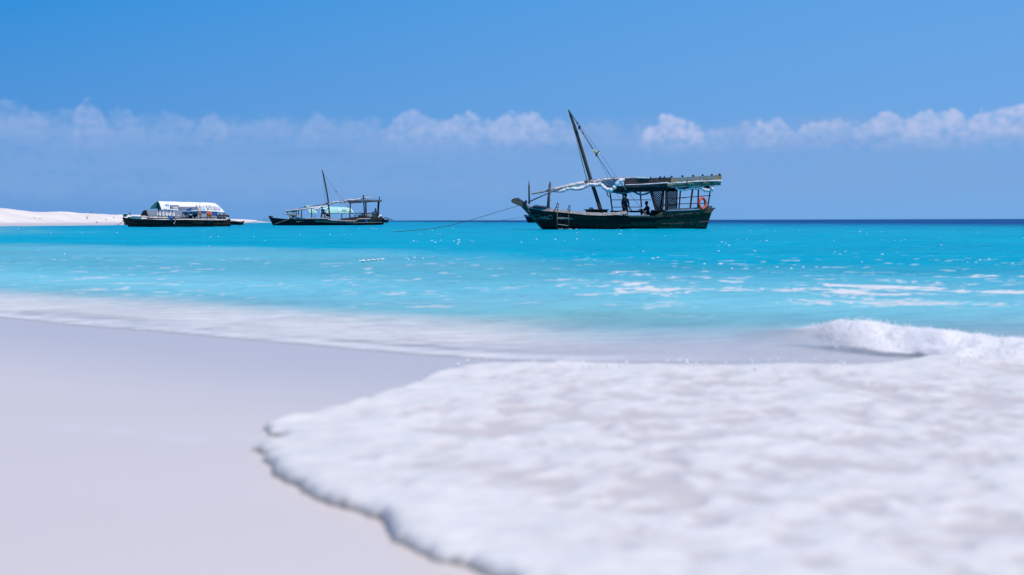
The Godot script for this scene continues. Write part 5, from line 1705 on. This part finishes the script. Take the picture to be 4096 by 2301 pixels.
func build_back_boat() -> void:
	var b := thing("covered_boat", BACK_AT, "dark boat with grey tarpaulin canopy and teal prow, moored behind the white-canopied boat", "boat", "boats with canopies", 0.34)
	var h := Hull.new()
	h.sheer = flat2([[150, 505], [260, 515], [600, 530], [1200, 538], [1900, 540], [2388, 540]], bk)
	h.foot = Vector2(bk(192, 0).x, bk(2358, 0).x)
	h.beam_ = 3.2
	h.stern = 0.5
	add_hull(b, h, mats["hull_wood_1"], func(s, t, k): return mats["teal_hull"] if t > 0.85 and s < 0.1 else mats["hull_wood_%d" % k], 5, 3, 601)
	board(b, "prow_board", v2([[158, 440, 0.25], [236, 432, 0.3], [246, 470, 0.35], [205, 500, 0.35], [172, 496, 0.25]], bk), 0.5, "teal_paint")
	bar(b, "prow_cap", bk(156, 440, 0.1), bk(236, 432, 0.1), 0.7, 0.06, "white_canvas")
	board(b, "stem_board", v2([[150, 505, 0.1], [176, 500, 0.1], [215, 560, 0.12], [200, 640, 0.12], [186, 640, 0.12]], bk), 0.22, "teal_hull")
	for q in [[268, 422, 268, 460], [296, 420, 296, 460]]:
		bar(b, "bollard", bk(q[0], q[1], 0.3), bk(q[2], q[3], 0.3), 0.09, 0.11, "dark_timber")
	bar(b, "bollard_bar", bk(262, 458, 0.3), bk(312, 470, 0.3), 0.12, 0.10, "white_paint")
	bar(b, "rail", bk(310, 482, 1.1), bk(610, 500, 1.4), 0.12, 0.10, "pale_timber")
	bar(b, "stern_deck", bk(2130, 528, 0.8), bk(2320, 552, 0.6), 0.5, 0.06, "pale_timber")
	bar(b, "stern_head", bk(2372, 538, 0), bk(2396, 545, 0), 0.5, 0.12, "teal_hull")
	var arch := Arch.new(bk(575, 0).x, bk(2075, 0).x, bk(600, 358).y, bk(2060, 398).y, bk(620, 474).y, bk(2060, 500).y, 1.5, 0.18, 0.1)
	var roof := canopy(b, arch, "grey_tarp")
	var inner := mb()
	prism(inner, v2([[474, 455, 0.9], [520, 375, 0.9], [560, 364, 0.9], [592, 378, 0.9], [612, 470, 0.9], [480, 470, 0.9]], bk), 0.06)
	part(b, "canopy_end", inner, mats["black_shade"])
	print_on(roof, arch, "VOTE", bk(832, 0).x, bk(830, 436).y, 0.44, "white_paint", 0.50)
	print_on(roof, arch, "KHERI", bk(1004, 0).x, bk(1006, 438).y, 0.44, "white_paint", 0.50)
	var badge := mb(true)
	torus(badge, bk(1832, 468, 1.56), Basis(), 0.11, 0.035, 16, 6, -2.2, 1.9)
	part(roof, "painted_ring", badge, mats["white_paint"])
	board(b, "side_screen", v2([[1840, 425, 1.52], [2086, 427, 1.52], [2090, 505, 1.52], [1842, 505, 1.52]], bk), 0.04, "navy_tarp")
	for q in [[1882, 462, 1900], [1910, 468, 1940], [1950, 466, 1975], [1985, 464, 2040]]:
		bar(b, "painted_letter", bk(q[0], q[1], 1.54), bk(q[2], q[1] - 2, 1.54), 0.01, 0.06, "pale_letters")
	for q in [[480, 470, 476, 520], [622, 470, 622, 520], [2010, 395, 2015, 520]]:
		bar(b, "post", bk(q[0], q[1], 1.4), bk(q[2], q[3], 1.4), 0.07, 0.07, "dark_timber")
	var top := mb(true)
	lump(top, bk(2018, 412, 0.4), Vector3(0.12, 0.14, 0.12), 0.3, 2)
	part(b, "lamp_stub", top, mats["brown_timber"])
	var l := mb(true)
	tube(l, curve([BACK_AT + Basis(Vector3.UP, 0.34) * bk(168, 560, 0.1), BACK_AT + Basis(Vector3.UP, 0.34) * bk(120, 610, 0.3), BACK_AT + Basis(Vector3.UP, 0.34) * bk(60, 640, 0.6), BACK_AT + Basis(Vector3.UP, 0.34) * bk(20, 668, 1.0)], 5), [0.03], 5)
	tag(part(self, "anchor_rope", l, mats["rope_dark"]), "short dark rope from the teal prow at the far left down to the water", "rope", "mooring ropes")

# ---------------------------------------------------------------- people
# bones: [from, to, radius, radius, colour]; the surface of their smooth union is meshed as one skin
func skin(st: SurfaceTool, bones: Array, cell: float, soft: float) -> void:
	var lo := Vector3.ONE * 1e9
	var hi := -lo
	for q in bones:
		for k in 2:
			var r: float = q[2 + k] + cell * 2.5 + soft * 0.5
			lo = lo.min(q[k] - Vector3.ONE * r)
			hi = hi.max(q[k] + Vector3.ONE * r)
	var n := Vector3i(((hi - lo) / cell).ceil()) + Vector3i.ONE
	var f := PackedFloat32Array()
	f.resize(n.x * n.y * n.z)
	f.fill(1.0)
	var who := PackedByteArray()
	who.resize(f.size())
	var near := PackedFloat32Array()
	near.resize(f.size())
	near.fill(1.0)
	for b in bones.size():
		var q: Array = bones[b]
		var a: Vector3 = q[0]
		var e: Vector3 = q[1] - a
		var l2 := maxf(e.length_squared(), 1e-8)
		var r: float = maxf(q[2], q[3]) + cell * 2.5 + soft
		var p0 := Vector3i(((q[0] as Vector3).min(q[1]) - Vector3.ONE * r - lo) / cell).clamp(Vector3i.ZERO, n - Vector3i.ONE)
		var p1 := Vector3i(((q[0] as Vector3).max(q[1]) + Vector3.ONE * r - lo) / cell).clamp(Vector3i.ZERO, n - Vector3i.ONE)
		for z in range(p0.z, p1.z + 1):
			for y in range(p0.y, p1.y + 1):
				for x in range(p0.x, p1.x + 1):
					var p := lo + Vector3(x, y, z) * cell
					var t := clampf((p - a).dot(e) / l2, 0.0, 1.0)
					var d: float = (p - a - e * t).length() - lerpf(q[2], q[3], t)
					var i := (z * n.y + y) * n.x + x
					if d < near[i]:
						near[i] = d
						who[i] = b
					var w := clampf(0.5 + 0.5 * (f[i] - d) / soft, 0.0, 1.0)
					f[i] = lerpf(f[i], d, w) - soft * w * (1.0 - w)
	var at := {}
	var corner := [Vector3i(0, 0, 0), Vector3i(1, 0, 0), Vector3i(0, 1, 0), Vector3i(1, 1, 0), Vector3i(0, 0, 1), Vector3i(1, 0, 1), Vector3i(0, 1, 1), Vector3i(1, 1, 1)]
	var edges := [[0, 1], [2, 3], [4, 5], [6, 7], [0, 2], [1, 3], [4, 6], [5, 7], [0, 4], [1, 5], [2, 6], [3, 7]]
	var sx := 1
	var sy := n.x
	var sz := n.x * n.y
	for z in n.z - 1:
		for y in n.y - 1:
			for x in n.x - 1:
				var i := z * sz + y * sy + x
				var s := 0
				for c in 8:
					var k: Vector3i = corner[c]
					if f[i + k.x + k.y * sy + k.z * sz] < 0.0: s += 1
				if s == 0 or s == 8: continue
				var sum := Vector3.ZERO
				var m := 0
				for e in edges:
					var k0: Vector3i = corner[e[0]]
					var k1: Vector3i = corner[e[1]]
					var d0 := f[i + k0.x + k0.y * sy + k0.z * sz]
					var d1 := f[i + k1.x + k1.y * sy + k1.z * sz]
					if (d0 < 0.0) != (d1 < 0.0):
						sum += Vector3(k0).lerp(Vector3(k1), d0 / (d0 - d1))
						m += 1
				at[i] = [lo + (Vector3(x, y, z) + sum / m) * cell, bones[who[i]][4]]
	for i in at:
		for q in [[sx, sy, sz], [sy, sz, sx], [sz, sx, sy]]:
			var d0 := f[i]
			var d1 := f[i + q[0]]
			if (d0 < 0.0) == (d1 < 0.0): continue
			var ids := [i, i - q[1], i - q[1] - q[2], i - q[2]]
			var ok := true
			for k in ids: ok = ok and at.has(k)
			if not ok: continue
			var v := []
			for k in ids: v.append(at[k])
			var order := [0, 2, 1, 0, 3, 2] if d0 < 0.0 else [0, 1, 2, 0, 2, 3]
			for k in order:
				st.set_color(v[k][1])
				st.add_vertex(v[k][0])

func hand_bones(wrist: Vector3, dir: Vector3, palm_out: Vector3, col: Color, curl := 0.4) -> Array:
	var d := dir.normalized()
	var up := (palm_out - d * palm_out.dot(d)).normalized()
	var side := d.cross(up)
	var out := []
	for k in 4:
		var o := side * (k - 1.5) * 0.021
		out.append([wrist + o * 0.5, wrist + d * 0.085 + o, 0.019, 0.015, col])
		var len_: float = [0.062, 0.074, 0.070, 0.055][k]
		var knee := wrist + d * (0.088 + len_ * 0.5) + o + up * curl * 0.02
		out.append([wrist + d * 0.088 + o, knee, 0.0105, 0.0095, col])
		out.append([knee, knee + (d * (1.0 - curl * 0.7) + up * curl).normalized() * len_ * 0.55, 0.0095, 0.0085, col])
	out.append([wrist + d * 0.025 - side * 0.02, wrist + d * 0.06 - side * 0.052 + up * 0.01, 0.013, 0.011, col])
	out.append([wrist + d * 0.06 - side * 0.052 + up * 0.01, wrist + d * 0.095 - side * 0.055 + up * 0.02, 0.011, 0.009, col])
	return out

func head_bones(neck: Vector3, face: Vector3, up: Vector3, tone: Color, hair: Color) -> Array:
	var fw := face.normalized()
	var u := (up - fw * up.dot(fw)).normalized()
	var sd := fw.cross(u)
	var c := neck + u * 0.125
	var white := Color(0.6, 0.58, 0.55)
	return [[neck - u * 0.03, c - u * 0.05, 0.052, 0.05, tone], [c + u * 0.025 - fw * 0.012, c + u * 0.03 + fw * 0.012, 0.085, 0.082, tone], [c - u * 0.05 + fw * 0.035, c - u * 0.065 + fw * 0.055, 0.05, 0.04, tone],
		[c + u * 0.01 + fw * 0.095, c - u * 0.022 + fw * 0.112, 0.010, 0.016, tone], [c - u * 0.058 + fw * 0.092 - sd * 0.02, c - u * 0.058 + fw * 0.092 + sd * 0.02, 0.011, 0.011, Color(tone.r * 1.2, tone.g * 0.9, tone.b * 0.9)],
		[c + u * 0.012 + fw * 0.085 + sd * 0.033, c + u * 0.012 + fw * 0.088 + sd * 0.033, 0.012, 0.012, white], [c + u * 0.012 + fw * 0.085 - sd * 0.033, c + u * 0.012 + fw * 0.088 - sd * 0.033, 0.012, 0.012, white],
		[c + sd * 0.082 + u * 0.01, c + sd * 0.086 - u * 0.025, 0.018, 0.013, tone], [c - sd * 0.082 + u * 0.01, c - sd * 0.086 - u * 0.025, 0.018, 0.013, tone],
		[c + u * 0.055 - fw * 0.03, c + u * 0.062 + fw * 0.02, 0.080, 0.068, hair], [c - fw * 0.035 - u * 0.01, c - fw * 0.035 + u * 0.04, 0.073, 0.078, hair]]

func make_person(label: String, group: String, j: Dictionary, tone: Color, shirt: Color, trousers: Color, hair: Color) -> void:
	var st := mb(true)
	var body := []
	var chest: Vector3 = j.chest
	var hips: Vector3 = j.hips
	var across: Vector3 = j.across.normalized()      # from the person's right to the left
	var hip_across: Vector3 = j.get("hip_across", j.across).normalized()
	body.append([hips - hip_across * 0.055, hips + hip_across * 0.055, 0.115, 0.115, trousers])
	body.append([hips + (chest - hips) * 0.35 - across * 0.05, hips + (chest - hips) * 0.35 + across * 0.05, 0.105, 0.105, shirt])
	body.append([chest - across * 0.075, chest + across * 0.075, 0.12, 0.12, shirt])
	var neck: Vector3 = j.neck
	body.append([chest + (neck - chest) * 0.35 - across * 0.13, chest + (neck - chest) * 0.35 + across * 0.13, 0.075, 0.075, shirt])
	body.append([chest, neck, 0.10, 0.055, shirt])
	for side in [0, 1]:
		var s := -1.0 if side == 0 else 1.0
		var sh: Vector3 = chest + (neck - chest) * 0.35 + across * s * 0.165
		var el: Vector3 = j.elbows[side]
		var wr: Vector3 = j.wrists[side]
		body.append([sh, sh.lerp(el, 0.55), 0.068, 0.056, shirt])
		body.append([sh.lerp(el, 0.5), el, 0.050, 0.042, shirt if j.get("long_sleeves", false) else tone])
		body.append([el, wr, 0.042, 0.028, shirt if j.get("long_sleeves", false) else tone])
		var hp: Vector3 = hips + hip_across * s * 0.09
		var kn: Vector3 = j.knees[side]
		var an: Vector3 = j.ankles[side]
		body.append([hp, kn, 0.092, 0.062, trousers])
		body.append([kn, an, 0.060, 0.038, tone])
		body.append([an - Vector3(0, 0.02, 0), an - Vector3(0, 0.035, 0) + j.toes[side] * 0.15, 0.040, 0.030, tone])
	body.append_array(head_bones(neck, j.face, j.get("head_up", Vector3.UP), tone, hair))
	skin(st, body.slice(0, body.size() - 11), 0.022, 0.045)
	skin(st, body.slice(body.size() - 11), 0.011, 0.014)
	for side in [0, 1]:
		skin(st, hand_bones(j.wrists[side], j.hands[side], j.palms[side], tone), 0.0065, 0.008)
	var o := part(self, "person", st, tinted("people", 0.3, 0.75))
	tag(o, label, "person", group)

func build_people() -> void:
	var dark := Color(0.035, 0.024, 0.020)
	var black := Color(0.008, 0.007, 0.007)
	# standing under the awning of the big dhow, seen from behind, turned half right
	var o := DHOW_AT + Vector3(0.84, 0.42, -0.1)
	make_person("person in a dark blue-grey shirt standing under the big dhow's awning", "people on the boats", {
		"hips": o + Vector3(0, 0.92, 0), "chest": o + Vector3(-0.01, 1.26, 0), "neck": o + Vector3(0.02, 1.50, 0), "across": Vector3(-0.75, 0, -0.65), "face": Vector3(0.8, -0.12, -0.5),
		"elbows": [o + Vector3(0.20, 1.12, 0.16), o + Vector3(-0.17, 1.10, -0.14)], "wrists": [o + Vector3(0.25, 0.88, 0.12), o + Vector3(-0.14, 0.86, -0.16)], "hands": [Vector3(0.15, -1, 0), Vector3(0.1, -1, 0)], "palms": [Vector3(-1, 0, 0), Vector3(1, 0, 0)],
		"knees": [o + Vector3(0.10, 0.48, 0.06), o + Vector3(-0.08, 0.48, -0.05)], "ankles": [o + Vector3(0.10, 0.07, 0.07), o + Vector3(-0.09, 0.07, -0.06)], "toes": [Vector3(0.8, -0.1, -0.5), Vector3(0.8, -0.1, -0.5)]},
		dark, Color(0.045, 0.062, 0.10), Color(0.018, 0.020, 0.028), black)
	# sitting low on a thwart, facing the bow
	o = DHOW_AT + Basis(Vector3.UP, DHOW_TURN) * Vector3(2.12, 0.80, 0.25)
	make_person("person in dark clothes sitting low beside the lattice panel of the big dhow", "people on the boats", {
		"hips": o + Vector3(0.10, 0.10, 0), "chest": o + Vector3(0.04, 0.42, 0), "neck": o + Vector3(0.0, 0.62, 0.0), "across": Vector3(0.25, 0, 1), "face": Vector3(-0.9, -0.15, 0.35),
		"elbows": [o + Vector3(-0.17, 0.30, -0.20), o + Vector3(-0.13, 0.32, 0.24)], "wrists": [o + Vector3(-0.36, 0.36, -0.12), o + Vector3(-0.36, 0.40, 0.15)], "hands": [Vector3(-1, -0.2, 0.2), Vector3(-1, -0.2, -0.1)], "palms": [Vector3(0, -1, 0), Vector3(0, -1, 0)],
		"knees": [o + Vector3(-0.32, 0.25, -0.12), o + Vector3(-0.34, 0.27, 0.13)], "ankles": [o + Vector3(-0.28, -0.17, -0.12), o + Vector3(-0.30, -0.17, 0.13)], "toes": [Vector3(-1, -0.1, 0), Vector3(-1, -0.1, 0)]},
		dark, Color(0.020, 0.018, 0.022), Color(0.014, 0.014, 0.018), Color(0.05, 0.02, 0.025))
	# at the mast of the middle boat, one arm out to the mast
	o = MID_AT + Basis(Vector3.UP, MID_TURN) * Vector3(-0.36, 0.62, 0.55)
	make_person("person in a blue shirt reaching out to the middle dhow's mast", "people on the boats", {
		"hips": o + Vector3(0.05, 0.86, 0), "chest": o + Vector3(0.0, 1.17, 0), "neck": o + Vector3(-0.11, 1.37, 0), "across": Vector3(-0.9, 0.08, -0.4), "face": Vector3(-0.75, -0.2, -0.6), "head_up": Vector3(-0.15, 1, 0), "long_sleeves": true,
		"elbows": [o + Vector3(0.38, 1.10, 0.08), o + Vector3(-0.20, 0.93, -0.05)], "wrists": [o + Vector3(0.50, 1.28, -0.15), o + Vector3(-0.24, 0.72, 0.0)], "hands": [Vector3(0.3, 0.9, -0.3), Vector3(-0.1, -1, 0)], "palms": [Vector3(0.3, -0.2, -1), Vector3(1, 0, 0)],
		"knees": [o + Vector3(0.18, 0.46, 0.08), o + Vector3(-0.22, 0.50, 0.1)], "ankles": [o + Vector3(0.12, 0.07, 0.06), o + Vector3(-0.30, 0.12, 0.0)], "toes": [Vector3(0.5, -0.1, -0.8), Vector3(-0.8, -0.1, -0.4)]},
		dark, Color(0.012, 0.075, 0.19), Color(0.014, 0.022, 0.04), black)
	# crouching behind the mast foot
	o = MID_AT + Basis(Vector3.UP, MID_TURN) * Vector3(0.18, 0.72, -0.25)
	make_person("dark crouching person bent low behind the foot of the middle dhow's mast", "people on the boats", {
		"hips": o + Vector3(0.16, 0.34, 0), "chest": o + Vector3(-0.06, 0.58, 0), "neck": o + Vector3(-0.22, 0.66, 0.02), "across": Vector3(0.1, 0, 1), "face": Vector3(-0.8, -0.6, 0.1), "head_up": Vector3(-0.5, 1, 0),
		"elbows": [o + Vector3(-0.2, 0.36, -0.22), o + Vector3(-0.22, 0.36, 0.24)], "wrists": [o + Vector3(-0.36, 0.2, -0.12), o + Vector3(-0.38, 0.2, 0.14)], "hands": [Vector3(-0.6, -0.8, 0), Vector3(-0.6, -0.8, 0)], "palms": [Vector3(0, -0.6, 1), Vector3(0, -0.6, -1)],
		"knees": [o + Vector3(-0.2, 0.40, -0.13), o + Vector3(-0.18, 0.42, 0.14)], "ankles": [o + Vector3(0.02, 0.06, -0.12), o + Vector3(0.04, 0.06, 0.13)], "toes": [Vector3(-1, -0.1, 0), Vector3(-1, -0.1, 0)]},
		dark, Color(0.02, 0.02, 0.024), Color(0.016, 0.016, 0.02), black)
	# resting on the stern locker of the middle boat
	o = MID_AT + Basis(Vector3.UP, MID_TURN) * Vector3(5.85, 1.42, 0.2)
	make_person("person in a white shirt sitting on the stern of the middle dhow", "people on the boats", {
		"hips": o + Vector3(0.02, 0.02, -0.25), "chest": o + Vector3(0.03, 0.20, -0.05), "neck": o + Vector3(-0.02, 0.33, 0.06), "across": Vector3(-0.5, 0, -0.8), "face": Vector3(-0.9, -0.1, 0.3),
		"elbows": [o + Vector3(0.20, 0.12, 0.16), o + Vector3(-0.25, 0.14, 0.1)], "wrists": [o + Vector3(0.05, 0.06, 0.3), o + Vector3(-0.40, 0.10, 0.25)], "hands": [Vector3(-1, 0, 0.3), Vector3(-1, 0, 0.2)], "palms": [Vector3(0, -1, 0), Vector3(0, -1, 0)],
		"knees": [o + Vector3(-0.35, 0.0, -0.1), o + Vector3(-0.38, 0.02, -0.35)], "ankles": [o + Vector3(-0.45, -0.40, -0.1), o + Vector3(-0.48, -0.40, -0.35)], "toes": [Vector3(-1, -0.1, 0), Vector3(-1, -0.1, 0)]},
		dark, Color(0.66, 0.64, 0.66), Color(0.03, 0.03, 0.04), black)

func _ready() -> void:
	for q in [[noise_a, 1], [noise_b, 2], [noise_c, 3]]:
		q[0].seed = q[1] * 17
		q[0].noise_type = FastNoiseLite.TYPE_SIMPLEX_SMOOTH
		q[0].fractal_octaves = 3
	make_view()
	make_materials()
	build_sea()
	build_beach()
	build_sandbar()
	build_swash_foam()
	build_breaker()
	build_dhow()
	build_mid_boat()
	build_green_boat()
	build_left_boat()
	build_back_boat()
	build_far_boats()
	build_people()
	build_flecks()
